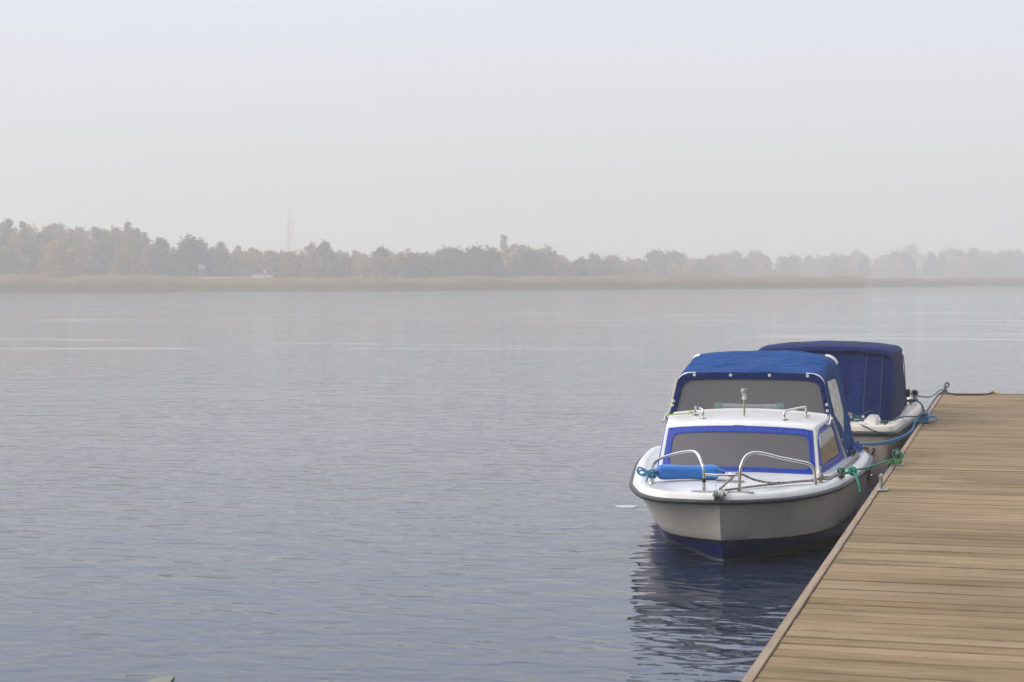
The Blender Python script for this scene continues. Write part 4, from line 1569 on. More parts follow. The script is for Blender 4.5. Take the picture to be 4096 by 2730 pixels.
# hold-down clamp next to the right rear foot
b = MB(); b.lathe((0.675, 0.84, 0.525), (0, 0, 1), [(0, 0.03), (0.01, 0.028), (0.012, 0.014), (0.05, 0.014), (0.052, 0.024), (0.075, 0.02), (0.08, 0.008), (0.11, 0.008), (0.112, 0.014), (0.13, 0.012)], 12)
b.build('rope_clamp', M['steel_dull'], boat, 35)
# eye on the side deck
b = MB(); b.box(0.79, 0.84, 1.22, 1.32, 0.529, 0.541)
b.tube(crom([(0.815, 1.235, 0.535), (0.815, 1.24, 0.575), (0.815, 1.27, 0.592), (0.815, 1.30, 0.575), (0.815, 1.305, 0.535)], 4), 0.008, 8)
b.build('deck_eye', M['bracket'], boat, 40)
# cabin roof grab rails
GL = [(-0.318, 1.80, 0.936), (-0.318, 1.80, 0.975), (-0.325, 1.815, 0.995), (-0.345, 1.86, 1.005), (-0.40, 2.06, 1.014), (-0.415, 2.10, 1.006), (-0.418, 2.11, 0.985), (-0.418, 2.11, 0.944)]
GR = [(0.338, 1.80, 0.936), (0.338, 1.80, 0.97), (0.345, 1.815, 0.990), (0.365, 1.85, 1.0), (0.48, 2.06, 1.012), (0.492, 2.09, 1.004), (0.497, 2.10, 0.985), (0.497, 2.10, 0.944)]
for pts in (GL, GR):
    g = tube_part('grab_rail', pts, 0.0095, M['chrome'], boat)
    for p in (pts[0], pts[-1]):
        b = MB(); b.lathe((p[0], p[1], p[2] - 0.012), (0, 0, 1), [(0, 0.030), (0.012, 0.029), (0.016, 0.024), (0.02, 0.011)], 16); b.build('rail_foot', M['chrome'], g, 40)
# anchor light on its pole
lp = empty('anchor_light', (0.008, 1.90, 0.936)); lp.parent = boat
b = MB(); b.lathe((0, 0, -0.012), (0, 0, 1), [(0, 0.014), (0.008, 0.013), (0.010, 0.0085), (0.155, 0.0085)], 12); b.build('pole', M['chrome'], lp, 40)
b = MB(); b.lathe((0, 0, 0.144), (0, 0, 1), [(0, 0.017), (0.012, 0.017), (0.028, 0.004), (0.0285, 0.003)], 14); b.build('reflector', M['snap'], lp, 40)
k = NT('lamp_lens'); k.b.inputs['Base Color'].default_value = (0.8, 0.82, 0.82, 1); k.b.inputs['Roughness'].default_value = 0.05; k.b.inputs['Alpha'].default_value = 0.35
b = MB(); b.lathe((0, 0, 0.145), (0, 0, 1), [(0, 0.0185), (0.05, 0.020)], 16); b.build('lens', k.m, lp, 40)
b = MB(); b.lathe((0, 0, 0.196), (0, 0, 1), [(0, 0.029), (0.004, 0.030), (0.030, 0.030), (0.036, 0.026)], 18); b.build('cap', M['steel_dull'], lp, 40)
# chrome latch hooks at the roof corners
for sg in (-1, 1):
    x = 0.672 * sg
    b = MB(); b.tube(crom([(x, 2.40, 0.925), (x + sg * 0.012, 2.30, 0.915), (x + sg * 0.012, 2.18, 0.885), (x + sg * 0.004, 2.10, 0.868), (x - sg * 0.006, 2.06, 0.872)], 5), [0.010] * 16 + [0.014] * 5, 8)
    b.build('latch_hook', M['chrome'], boat, 40)

# ================================================================== THINGS LYING ON BOAT ONE
fa, fb_ = Vector((-0.545, 0.70, 0.602)), Vector((-0.085, 0.80, 0.598))
f = empty('fender', w1(*fa), PSI)
tag(f, 'long bright blue fender lying on the white foredeck behind the left bow rail', 'fender')
ax = fb_ - fa
L = ax.length
b = MB()
prf = [(-0.045, 0.016), (-0.035, 0.022), (-0.015, 0.026), (0.0, 0.034), (0.02, 0.052), (0.05, 0.0585), (0.10, 0.0575), (L * 0.5, 0.0515), (L - 0.10, 0.0575), (L - 0.05, 0.0585), (L - 0.02, 0.050), (L, 0.034), (L + 0.015, 0.026), (L + 0.035, 0.022), (L + 0.045, 0.016)]
pr = crom([(d_, r_, 0) for d_, r_ in prf], 3)
b.lathe((0, 0, 0), ax, [(p.x, p.y) for p in pr], 24)
b.build('body', M['fender_blue'], f, 60)
for d_ in (-0.034, L + 0.034):
    b = MB(); c = ax.normalized() * d_
    b.lathe(Vector(c) + Vector((0, -0.0235, 0)), (0, 1, 0), [(0, 0.009), (0.002, 0.011), (0.045, 0.011), (0.047, 0.009)], 12)
    b.build('eyelet', M['dark'], f, 40)
# its rope, knotted round the rail
kc = Vector((-0.576, 0.652, 0.60))
b = MB()
for q in range(3):
    a0 = q * 0.8
    b.tube(crom([kc + Vector((0.026 * math.cos(t + a0), 0.026 * math.sin(t + a0), -0.03 + 0.02 * q + 0.006 * math.sin(2 * t))) for t in np.linspace(0, 6.1, 9)], 4), 0.0075, 7)
b.tube(crom([(-0.60, 0.63, 0.60), (-0.655, 0.64, 0.62), (-0.68, 0.66, 0.60), (-0.65, 0.65, 0.578), (-0.60, 0.63, 0.585)], 5), 0.0075, 7)
b.tube(crom([(-0.60, 0.63, 0.61), (-0.67, 0.65, 0.64), (-0.69, 0.67, 0.61), (-0.665, 0.66, 0.585), (-0.61, 0.63, 0.60)], 5), 0.0075, 7)
b.tube(crom([(-0.60, 0.62, 0.60), (-0.605, 0.605, 0.57), (-0.612, 0.60, 0.54)], 5), [0.0075] * 10 + [0.010], 7)
b.tube(crom([(-0.59, 0.62, 0.605), (-0.565, 0.64, 0.615), (-0.53, 0.69, 0.603)], 5), 0.0075, 7)
b.tube(crom([(-0.59, 0.62, 0.59), (-0.56, 0.635, 0.59), (-0.53, 0.685, 0.596)], 5), 0.0075, 7)
o = b.build('fender_rope', M['rope_blue'], None, 60)
o.location = (B1[0], B1[1], 0); o.rotation_euler = (0, 0, PSI)
tag(o, 'blue rope knotted round the left foot of the bow rail, holding the fender', 'rope')

# pale flecked rope: roller, over the crossbar, along the side deck
def deck(pts):
    return [w1(*p) for p in pts]


rope('deck_rope', deck([(0.0, 0.02, 0.56), (0.04, 0.10, 0.60), (0.09, 0.13, 0.645), (0.118, 0.135, 0.668), (0.155, 0.16, 0.655), (0.22, 0.26, 0.612), (0.32, 0.42, 0.572), (0.42, 0.58, 0.556), (0.53, 0.72, 0.553), (0.62, 0.80, 0.555), (0.675, 0.87, 0.565), (0.705, 1.00, 0.56), (0.735, 1.14, 0.545), (0.762, 1.35, 0.545), (0.80, 1.65, 0.55), (0.845, 2.0, 0.556), (0.872, 2.35, 0.562), (0.888, 2.7, 0.566), (0.885, 2.95, 0.564), (0.87, 3.1, 0.55)]),
     0.0085, M['rope_fleck'], 'pale flecked rope slung over the rail crossbar and along the side deck')
rope('deck_rope', deck([(0.02, 0.035, 0.555), (0.06, 0.10, 0.552), (0.12, 0.22, 0.549), (0.25, 0.40, 0.550), (0.40, 0.58, 0.550), (0.53, 0.74, 0.549), (0.62, 0.82, 0.548), (0.665, 0.83, 0.560), (0.69, 0.86, 0.556), (0.725, 1.0, 0.545), (0.755, 1.18, 0.542), (0.79, 1.45, 0.544), (0.828, 1.85, 0.55), (0.862, 2.25, 0.556), (0.90, 2.65, 0.560), (0.908, 2.95, 0.558)]),
     0.0085, M['rope_fleck'], 'pale flecked rope lying flat across the foredeck from the bow roller to the clamp')
rope('cable', deck([(-0.47, 2.10, 0.962), (-0.42, 2.02, 0.958), (-0.50, 2.0, 0.95), (-0.60, 2.06, 0.938), (-0.655, 2.12, 0.925), (-0.672, 2.2, 0.90), (-0.685, 2.3, 0.88)]), 0.0055, M['cable'], 'thin yellow and green cable on the left of the white cabin roof', 'cable')
# rolled clear sheet with teal ends behind the upper windscreen
r = empty('plastic_tube', w1(-0.0, 2.505, 0.972), PSI)
tag(r, 'roll of clear plastic with teal ends lying behind the upper windscreen', 'tube')
b = MB(); b.lathe((-0.235, 0, 0), (1, 0, 0), [(0, 0.034), (0.1, 0.032), (0.235, 0.027), (0.37, 0.032), (0.47, 0.034)], 18); b.build('sleeve', M['clear_plastic'], r, 50)
for x0, x1 in ((-0.295, -0.225), (0.225, 0.295)):
    b = MB(); b.lathe((x0, 0, 0), (1, 0, 0), [(0, 0.034), (0.006, 0.039), (0.064, 0.039), (0.07, 0.034)], 18); b.build('end_cap', M['teal_plastic'], r, 50)

# green mooring line from the side deck eye to the pontoon
eye = Vector(w1(0.815, 1.27, 0.585))
post = Vector((CLEATS[1][0] - 0.01, CLEATS[1][1], DZ))
knot = Vector(w1(0.90, 1.20, 0.585))
b = MB()
b.tube(crom([eye + Vector((0.02, 0, -0.02)), eye + Vector((0.012, -0.02, 0.012)), eye + Vector((-0.02, -0.015, 0.012)), eye + Vector((-0.025, 0.01, -0.015)), eye + Vector((0.02, 0.01, -0.03)), knot + Vector((0, 0, 0))], 5), 0.0085, 8)
b.tube(crom([eye + Vector((0.02, 0, -0.025)), knot + Vector((0.0, -0.005, 0.006)), knot.lerp(post + 0.72 * Vector((-0.05, -0.04, 0.075)), 0.33) + Vector((0, 0, -0.006)), knot.lerp(post + 0.72 * Vector((-0.05, -0.04, 0.075)), 0.7) + Vector((0, 0, -0.006)), post + 0.72 * Vector((-0.05, -0.04, 0.075)), post + 0.72 * Vector((0.0, -0.05, 0.14))], 8), 0.0082, 8)
b.tube(crom([knot + Vector((0.028 * math.cos(t), 0.012 * math.sin(2 * t), 0.028 * math.sin(t))) for t in np.linspace(0, 6.2, 10)], 4), 0.0088, 8)
b.tube(crom([knot + Vector((0.018 * math.cos(t + 2), 0.014 * math.cos(2 * t) - 0.012, 0.022 * math.sin(t + 2))) for t in np.linspace(0, 6.2, 10)], 4), 0.0088, 8)
b.tube(crom([knot, knot + Vector((0.03, -0.05, -0.03)), knot + Vector((0.055, -0.10, -0.085)), knot + Vector((0.072, -0.13, -0.145))], 6), 0.0088, 8)
# turns round the post
for q in range(5):
    b.tube(crom([post + 0.72 * Vector((0.032 * math.cos(t + q), 0.036 * math.sin(t + q), 0.045 + 0.021 * q + 0.012 * math.sin(t))) for t in np.linspace(0, 6.2, 9)], 4), 0.0080, 7)
b.tube(crom([post + 0.72 * Vector((-0.04, -0.05, 0.12)), post + 0.72 * Vector((-0.045, -0.055, 0.165)), post + 0.72 * Vector((0.0, -0.06, 0.185)), post + 0.72 * Vector((0.04, -0.05, 0.16)), post + 0.72 * Vector((0.05, -0.05, 0.10)), post + 0.72 * Vector((0.02, -0.06, 0.06)), post + 0.72 * Vector((-0.06, -0.06, 0.04)), post + 0.72 * Vector((-0.10, -0.07, 0.01)), post + 0.72 * Vector((-0.105, -0.075, -0.05))], 5), 0.0080, 7)
b.tube(crom([post + 0.72 * Vector((-0.04, 0.04, 0.08)), post + 0.72 * Vector((-0.075, 0.10, 0.03)), post + 0.72 * Vector((-0.085, 0.7, 0.02)), post + 0.72 * Vector((-0.06, 0.95, 0.018)), post + 0.72 * Vector((0.02, 0.92, 0.016))], 5), 0.006, 7)
tag(b.build('mooring_rope', M['rope_green'], None, 60), 'green mooring rope from the white boat to the mooring post with a loose tail', 'rope')
b = MB()
for q in range(3):
    b.tube(crom([post + 0.72 * Vector((0.045 * math.cos(t + q * 2) + 0.0, 0.05 * math.sin(t + q * 2) - 0.03, 0.03 + 0.014 * q + 0.022 * math.sin(2 * t + q))) for t in np.linspace(0, 6.2, 10)], 4), 0.009, 7)
b.tube(crom([post + 0.72 * Vector((-0.03, -0.06, 0.05)), post + 0.72 * Vector((-0.08, -0.08, 0.035)), post + 0.72 * Vector((-0.11, -0.09, 0.012))], 5), 0.009, 7)
tag(b.build('knotted_rope', M['rope_green_mixed'], None, 60), 'yellow and green rope knotted at the foot of the green wrapped mooring post', 'rope')

# ================================================================== BOAT TWO
B2 = (-2.01, 18.0)
boat2 = empty('canopy_boat', (B2[0], B2[1], 0))
tag(boat2, 'cream motor boat under a tall navy canopy, moored behind the white cabin boat', 'boat')


def w2(x, y, z):
    return (B2[0] + x, B2[1] + y, z)


OUT2 = [(0.0, 0.0), (.30, 0.0), (.60, 0.005), (.74, 0.02), (.795, .07), (.815, .18), (.84, .7), (.88, 1.5), (.915, 2.4), (.92, 3.0), (.87, 3.6), (.75, 4.2), (.52, 4.7), (.26, 5.0), (0, 5.1)]


def out2(off, z):
    H_ = crom([(x, y, 0) for x, y in OUT2], 5)
    P = H_ + [Vector((-p.x, p.y, 0)) for p in H_[1:-1]][::-1]
    n_ = len(P)
    res = []
    for i, p in enumerate(P):
        t = (P[(i + 1) % n_] - P[i - 1]).normalized()
        nrm = Vector((-t.y, t.x, 0))
        q = p + nrm * off
        res.append(Vector((q.x, q.y, z + 0.03 * max(0, (p.y - 2.5) / 2.6) ** 2)))
    return res


b = MB()
b.grid([out2(0.0, 0.50), out2(0.03, 0.38), out2(0.055, 0.2), out2(0.09, 0.0), out2(0.35, -0.25)], closed=True)
b.build('hull', M['cream_hull'], boat2, 45)
b = MB()
rr = [out2(-0.004, 0.485), out2(-0.022, 0.495), out2(-0.026, 0.51), out2(-0.022, 0.525), out2(-0.004, 0.535)]
b.grid(rr, closed=True)
b.build('rubbing_strake', M['rubber'], boat2, 60)
b = MB()
rg = [out2(-0.002, 0.535), out2(0.006, 0.575), out2(0.022, 0.592), out2(0.045, 0.597), out2(0.065, 0.592), out2(0.075, 0.575)]
b.grid(rg, closed=True)
inn = rg[-1]
n_ = len(inn)
h_ = n_ // 2
rows = []
for i in range(0, h_ + 1):
    a, c = inn[i], inn[(n_ - i) % n_]
    rows.append([a.lerp(c, f) + Vector((0, 0, 0.015 * (1 - (2 * f - 1) ** 2))) for f in np.linspace(0, 1, 7)])
b.grid(rows)
b.build('deck', M['cream'], boat2, 45, merge=True)
# raised aft platform with its end block
b = MB()
b.box(-0.70, 0.53, 0.06, 0.80, 0.56, 0.608)
b.build('aft_platform', M['cream'], boat2, 35, bevel=0.02)
b = MB()
b.add([(0.47, 0.10, 0.58), (0.625, 0.10, 0.575), (0.625, 0.80, 0.575), (0.47, 0.80, 0.58), (0.505, 0.30, 0.638), (0.605, 0.30, 0.632), (0.605, 0.78, 0.645), (0.505, 0.78, 0.650)],
      [(3, 2, 1, 0), (4, 5, 6, 7), (0, 1, 5, 4), (1, 2, 6, 5), (2, 3, 7, 6), (3, 0, 4, 7)])
b.build('coaming_block', M['cream'], boat2, 35, bevel=0.018)
b = MB()
b.box(0.66, 0.74, 1.2, 2.9, 0.586, 0.597)
b.build('side_deck_tread', M['cream'], boat2, 35, bevel=0.004)
# navy canopy
KEY2 = [(1.30, 1.325, .715, .725, .82, .585, .13), (1.42, 1.342, .73, .745, .95, .59, .13), (1.8, 1.347, .74, .765, 1.7, .59, .13), (2.5, 1.335, .735, .765, 2.5, .60, .13), (3.1, 1.27, .70, .755, 3.15, .62, .14)]


def arch3(key):
    yt, zt, hs, xb, yb, zb, rc = key
    half = []
    for i in range(12):
        f_ = i / 11
        half.append((hs * 0.84 * f_, zt - 0.035 * f_ * f_))
    c0 = half[-1]; xs, zs = hs, zt - rc - 0.035
    for i in range(1, 7):
        a = i / 6 * math.pi / 2
        half.append((c0[0] + (xs - c0[0]) * math.sin(a), zs + (c0[1] - zs) * math.cos(a)))
    for i in range(1, 15):
        f_ = i / 14
        half.append((lerp(xs, xb, f_), lerp(zs, zb, f_)))
    pts = [Vector((x, lerp(yt, yb, max(0, min(1, (zt - z) / (zt - zb)))), z)) for x, z in half]
    return [Vector((-p.x, p.y, p.z)) for p in pts[1:]][::-1] + pts


A3 = []
for i in range(len(KEY2) - 1):
    for j in range(5):
        A3.append(arch3(tuple(lerp(a, c, j / 5) for a, c in zip(KEY2[i], KEY2[i + 1]))))
A3.append(arch3(KEY2[-1]))
N3 = len(A3[0])
b = MB()
C3 = []
for i, row in enumerate(A3):
    C3.append([Vector((p.x * (1.06 if p.x < 0 else 1.0), p.y, p.z)) + Vector((math.copysign(1, p.x) * 0.016 * mnoise.noise(Vector((p.x * 2, p.y * 5, p.z * 0.8))) if abs(p.x) > 0.5 else 0, 0, 0.012 * mnoise.noise(Vector((p.x * 4, p.y * 4, 2))) if abs(p.x) < 0.65 else 0)) for p in row])
b.grid(C3)
# rear curtain: slightly convex with vertical folds
rows = []
fr = C3[0]
for f_ in np.linspace(0, 1, 13):
    r_ = []
    for p in fr:
        bx_ = p.x
        q = Vector((bx_ * lerp(0.985, 1.0, f_), 0.0, 0.0))
        bottom = Vector((p.x, 0.80 + 0.10 * (abs(p.x) / 0.72) ** 6, 0.59))
        t_ = f_
        base_ = bottom.lerp(p, t_)
        fold = 0.034 * mnoise.noise(Vector((p.x * 7.0, 1.0, base_.z * 0.7))) + 0.018 * mnoise.noise(Vector((p.x * 13.0, 4.0, base_.z * 1.2)))
        r_.append(base_ + Vector((0, (fold - 0.045 * math.sin(math.pi * t_) * (1 - (abs(p.x) / 0.75) ** 2)) * math.sin(math.pi * min(1, t_ + 0.08)), 0)))
    rows.append(r_)
b.grid(rows)
# fore curtain
fl = C3[-1]
b.grid([fl, [Vector((p.x, 3.25, lerp(p.z, 0.62, 0.5))) for p in fl], [Vector((p.x, 3.3, 0.61)) for p in fl]])
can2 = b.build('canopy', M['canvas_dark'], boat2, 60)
# top cap with a valance standing proud of the rear curtain
b = MB()
cap = []
for i in range(0, len(C3)):
    r_ = []
    for j, p in enumerate(C3[i]):
        if p.z < KEY2[0][1] - 0.19: continue
        r_.append(p + Vector((math.copysign(0.012, p.x) if abs(p.x) > 0.5 else 0, 0, 0.014)))
    cap.append(r_)
m_ = min(len(r_) for r_ in cap)
cap = [r_[(len(r_) - m_) // 2:(len(r_) - m_) // 2 + m_] for r_ in cap]
lip = [Vector((p.x * 1.004, p.y - 0.055, p.z - 0.012)) for p in cap[0]]
lip2 = [Vector((p.x * 1.006, p.y - 0.075, p.z - 0.050 - 0.010 * mnoise.noise(Vector((p.x * 5, 0, 0))))) for p in cap[0]]
b.grid([lip2, lip] + cap)
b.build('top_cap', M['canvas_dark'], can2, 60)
seam = simple('canvas_seam', (0.035, 0.055, 0.17), None, 0.8, 30)


def curt(x, f_):
    j = min((q for q in range(N3) if fr[q].z > 1.1), key=lambda q: abs(fr[q].x - x))
    k_ = f_ * 12; i_ = min(11, int(k_))
    return rows[i_][j].lerp(rows[i_ + 1][j], k_ - i_)


for x0, x1 in ((0.44, 0.40), (0.60, 0.545)):
    b = MB(); b.tube([curt(x0, f_) + Vector((0.0, -0.004, 0)) for f_ in np.linspace(0.04, 0.93, 14)], 0.0035, 6)
    b.build('seam', seam, can2, 60)
b = MB(); b.tube(crom([(0.770, 2.55, 0.62), (0.762, 2.5, 0.9), (0.748, 2.45, 1.15), (0.738, 2.4, 1.20)], 4), 0.006, 6); b.build('zip_edge', seam, can2, 60)
for x in (-0.35, 0.0, 0.20, 0.42, 0.56):
    p = curt(x, 0.035) + Vector((0, -0.006, 0))
    b = MB(); b.lathe(p, (0, -1, 0.1), [(0, 0.015), (0.005, 0.015), (0.007, 0.008)], 12); b.build('snap_fastener', M['snap'], can2, 40)
b = MB(); b.box(0.755, 0.80, 2.72, 2.84, 0.70, 0.79); b.build('black_box', M['bracket'], boat2, 30, bevel=0.01)
# short chromed stanchion on the aft platform
b = MB(); b.lathe((0.335, 0.42, 0.605), (0, 0, 1), [(0, 0.032), (0.008, 0.03), (0.010, 0.022), (0.085, 0.022), (0.086, 0.017), (0.06, 0.016)], 14); b.build('stanchion', M['chrome'], boat2, 40)
# rod holder tube at the bow end
b = MB(); b.lathe((0.80, 3.62, 0.68), (0.08, -0.95, 0.12), [(0, 0.036), (0.16, 0.036), (0.17, 0.044), (0.19, 0.044), (0.19, 0.029), (0.05, 0.027)], 18); hol = b.build('vent_tube', M['galv'], boat2, 40)
b = MB(); b.lathe((0.80, 3.60, 0.61), (0, 0, 1), [(-0.03, 0.06), (0.01, 0.05), (0.04, 0.035)], 14); b.build('tube_base', M['steel_dull'], boat2, 40)
b = MB(); b.lathe((0.805, 3.575, 0.683), (0.08, -0.95, 0.12), [(0, 0.026), (0.004, 0.026)], 16); b.build('tube_bore', M['dark'], boat2, 40)
# stern cleat, straps on the side deck
for (x, y) in ((0.70, 0.16), (0.78, 3.25)):
    c_ = empty('deck_cleat', (x, y, 0.585)); c_.parent = boat2
    b = MB(); b.lathe((0, 0, 0), (0, 0, 1), [(0, 0.022), (0.03, 0.014)], 10); b.build('cleat_foot', M['steel_dull'], c_)
    b = MB(); b.tube([(-0.055, 0, 0.034), (0, 0, 0.030), (0.055, 0, 0.034)], [0.007, 0.012, 0.007], 8); b.build('horn', M['steel_dull'], c_)
b = MB(); b.tube(crom([(0.68, 1.05, 0.61), (0.74, 1.06, 0.604), (0.80, 1.02, 0.606), (0.83, 0.98, 0.598), (0.862, 0.95, 0.56)], 5), 0.006, 6); b.build('tie_strap', M['steel_dull'], boat2, 60)
b = MB(); b.tube(crom([(0.60, 0.62, 0.63), (0.63, 0.60, 0.60), (0.66, 0.56, 0.592), (0.70, 0.50, 0.60)], 5), 0.007, 6); b.build('shackle', M['chrome'], boat2, 60)
# outboard bracket on the transom
br = empty('outboard_bracket', (0.50, -0.06, 0.0)); br.parent = boat2
b = MB()
b.add([(-0.045, -0.03, 0.23), (0.065, -0.03, 0.23), (0.065, 0.03, 0.23), (-0.045, 0.03, 0.23), (-0.035, -0.03, 0.345), (0.025, -0.03, 0.345), (0.025, 0.03, 0.345), (-0.035, 0.03, 0.345)],
      [(3, 2, 1, 0), (4, 5, 6, 7), (0, 1, 5, 4), (1, 2, 6, 5), (2, 3, 7, 6), (3, 0, 4, 7)])
b.build('upper_plate', M['bracket'], br, 30, bevel=0.008)
b = MB(); b.box(-0.10, 0.085, -0.08, 0.03, 0.07, 0.205); b.build('block', M['bracket'], br, 30, bevel=0.006)
b = MB(); b.box(-0.102, 0.087, -0.082, 0.032, 0.2055, 0.228); b.build('top_plate', M['steel_dull'], br, 30, bevel=0.003)
b = MB(); b.box(-0.09, 0.08, -0.07, 0.03, -0.12, 0.0695); b.build('lower_pad', M['brownwood'], br, 30, bevel=0.006)
for z in (0.19, 0.105):
    b = MB(); b.lathe((0.0855, -0.03, z), (1, 0, 0), [(0, 0.014), (0.018, 0.014), (0.02, 0.009)], 8); b.build('bolt', M['chrome'], br, 30)
b = MB(); b.lathe((0.0, -0.031, 0.32), (0, -1, 0), [(0, 0.014), (0.012, 0.012)], 8); b.build('bolt', M['chrome'], br, 30)


# name on the transom: the visible end of a word in a black italic hand, letters "IGI"
def stroke(pts, r, parent, nm='letter', sub=6):
    P = crom(pts, sub)
    b = MB()
    k_ = len(P)
    for side in (0,):
        L_, R_ = [], []
        for i, p in enumerate(P):
            t = (P[min(i + 1, k_ - 1)] - P[max(i - 1, 0)]).normalized()
            ww = r[0] + (r[1] - r[0]) * (0.5 - 0.5 * math.cos(2 * math.pi * i / (k_ - 1))) if isinstance(r, tuple) else r
            nv = Vector((-t.z, 0, t.x)) * ww
            L_.append(p + nv); R_.append(p - nv)
        b.grid([[p + Vector((0, -0.0025, 0)) for p in L_], [p + Vector((0, -0.0025, 0)) for p in R_]])
        b.grid([L_, [p + Vector((0, -0.0025, 0)) for p in L_]]); b.grid([R_, [p + Vector((0, -0.0025, 0)) for p in R_]])
    return b.build(nm, M['letter'], parent, 30)


def trans(x, z):
    # transom surface (hull side below the rail)
    for (z1_, o1), (z2_, o2) in (((0.50, 0.0), (0.38, 0.03)), ((0.38, 0.03), (0.2, 0.055))):
        if z2_ <= z <= z1_:
            return (x, o1 + (o2 - o1) * (z1_ - z) / (z1_ - z2_) - 0.003, z)
    return (x, 0.05, z)


lx = 0.40
stroke([trans(lx - 0.01, 0.36), trans(lx - 0.03, 0.31), trans(lx - 0.05, 0.26)], 0.008, boat2)
stroke([trans(lx + 0.135, 0.338), trans(lx + 0.15, 0.352), trans(lx + 0.14, 0.366), trans(lx + 0.105, 0.364), trans(lx + 0.065, 0.335), trans(lx + 0.045, 0.295), trans(lx + 0.055, 0.268), trans(lx + 0.09, 0.262), trans(lx + 0.12, 0.285), trans(lx + 0.13, 0.312)], (0.004, 0.009), boat2)
stroke([trans(lx + 0.075, 0.318), trans(lx + 0.11, 0.316), trans(lx + 0.145, 0.322)], 0.005, boat2)
stroke([trans(lx + 0.215, 0.362), trans(lx + 0.195, 0.315), trans(lx + 0.17, 0.262)], (0.005, 0.009), boat2)
stroke([trans(lx + 0.195, 0.358), trans(lx + 0.215, 0.364)], 0.006, boat2)

# ---- ropes of boat two
post3 = Vector((CLEATS[2][0] - 0.01, CLEATS[2][1], DZ))
st1 = Vector(w1(0.80, 3.36, 0.60))
b = MB()
for q in (0, 1):
    o = Vector((0.012 * q, 0.012 * q, 0.0))
    b.tube(crom([st1 + o, st1.lerp(post3, 0.25) + Vector((0.03, 0, -0.055 - 0.012 * q)), st1.lerp(post3, 0.5) + Vector((0.05, 0, -0.065 - 0.02 * q)), st1.lerp(post3, 0.75) + Vector((0.03, 0, -0.03 - 0.01 * q)), post3 + 0.72 * Vector((-0.13, -0.25, 0.05)), post3 + 0.72 * Vector((-0.02, -0.12, 0.05 + 0.02 * q)), post3 + 0.72 * Vector((0.01, -0.05, 0.07))], 8), 0.0095, 8)
for q in range(4):
    b.tube(crom([post3 + 0.72 * Vector((0.038 * math.cos(t + q), 0.042 * math.sin(t + q) - 0.03, 0.035 + 0.018 * q + 0.012 * math.sin(t))) for t in np.linspace(0, 6.2, 9)], 4), 0.0095, 7)
b.tube(crom([post3 + 0.72 * Vector((0.0, -0.06, 0.06)), post3 + 0.72 * Vector((0.06, -0.02, 0.09)), post3 + 0.72 * Vector((0.12, 0.0, 0.105)), post3 + 0.72 * Vector((0.165, -0.04, 0.085)), post3 + 0.72 * Vector((0.15, -0.10, 0.045)), post3 + 0.72 * Vector((0.08, -0.14, 0.03)), post3 + 0.72 * Vector((-0.04, -0.18, 0.035)), post3 + 0.72 * Vector((-0.13, -0.26, 0.03)), post3 + 0.72 * Vector((-0.15, -0.30, -0.05)), post3 + 0.72 * Vector((-0.15, -0.32, -0.18))], 6), 0.0098, 7)
tag(b.build('mooring_rope', M['rope_blue'], None, 60), 'doubled bright blue mooring rope from the white boat to the pontoon post', 'rope')
b = MB()
b.tube(crom([w2(0.70, 0.16, 0.62), w2(0.76, 0.35, 0.618), w2(0.86, 0.9, 0.62), post3 + 0.72 * Vector((-0.10, -0.4, 0.13)), post3 + 0.72 * Vector((-0.02, -0.05, 0.15)), post3 + 0.72 * Vector((0.025, 0.03, 0.155)), post3 + 0.72 * Vector((-0.03, 0.05, 0.15)), post3 + 0.72 * Vector((-0.035, -0.03, 0.145)), post3 + 0.72 * Vector((0.02, -0.04, 0.14))], 7), 0.0075, 7)
for q in range(3):
    b.tube(crom([Vector(w2(0.70, 0.16, 0.612 + 0.008 * q)) + Vector((0.035 * math.cos(t + q), 0.022 * math.sin(t + q), 0.006 * math.sin(2 * t))) for t in np.linspace(0, 6.2, 8)], 4), 0.007, 6)
for q in range(2):
    b.tube(crom([post3 + 0.72 * Vector((0.03 * math.cos(t), 0.065 * math.sin(t), 0.125 + 0.02 * q + 0.01 * math.sin(t))) for t in np.linspace(0, 6.2, 9)], 4), 0.0085, 7)
tag(b.build('mooring_rope', M['rope_teal'], None, 60), 'thin dark teal mooring rope from the cream boat to the pontoon post', 'rope')
b = MB()
rng2 = random.Random(4)
pts = []
for i in range(16):
    t = i / 15
    pts.append(w2(0.02 + 0.34 * (0.5 + 0.5 * math.sin(i * 2.2)) + 0.02 * i * 0.6, 0.22 + 0.35 * (0.5 + 0.5 * math.cos(i * 1.7)), 0.613 + 0.02 * (i % 3)))
b.tube(crom(pts, 6), 0.0065, 6)
b.tube(crom([w2(-0.05, 0.30, 0.615), w2(0.10, 0.25, 0.613), w2(0.28, 0.18, 0.612), w2(0.42, 0.10, 0.60), w2(0.52, 0.0, 0.585), w2(0.60, -0.035, 0.55), w2(0.70, -0.035, 0.525), w2(0.80, -0.01, 0.515)], 6), 0.0065, 6)
b.tube(crom([w2(0.05, 0.55, 0.62), w2(0.12, 0.6, 0.66), w2(0.25, 0.62, 0.67), w2(0.38, 0.58, 0.65), w2(0.44, 0.50, 0.615)], 6), 0.0065, 6)
b.tube(crom([w2(0.30, 0.40, 0.62), w2(0.40, 0.50, 0.63), w2(0.50, 0.60, 0.685), w2(0.545, 0.72, 0.685)], 6), 0.0065, 6)
tag(b.build('coiled_rope', M['rope_teal'], None, 60), 'loose tangle of dark teal rope on the aft deck of the cream boat', 'rope')
b = MB()
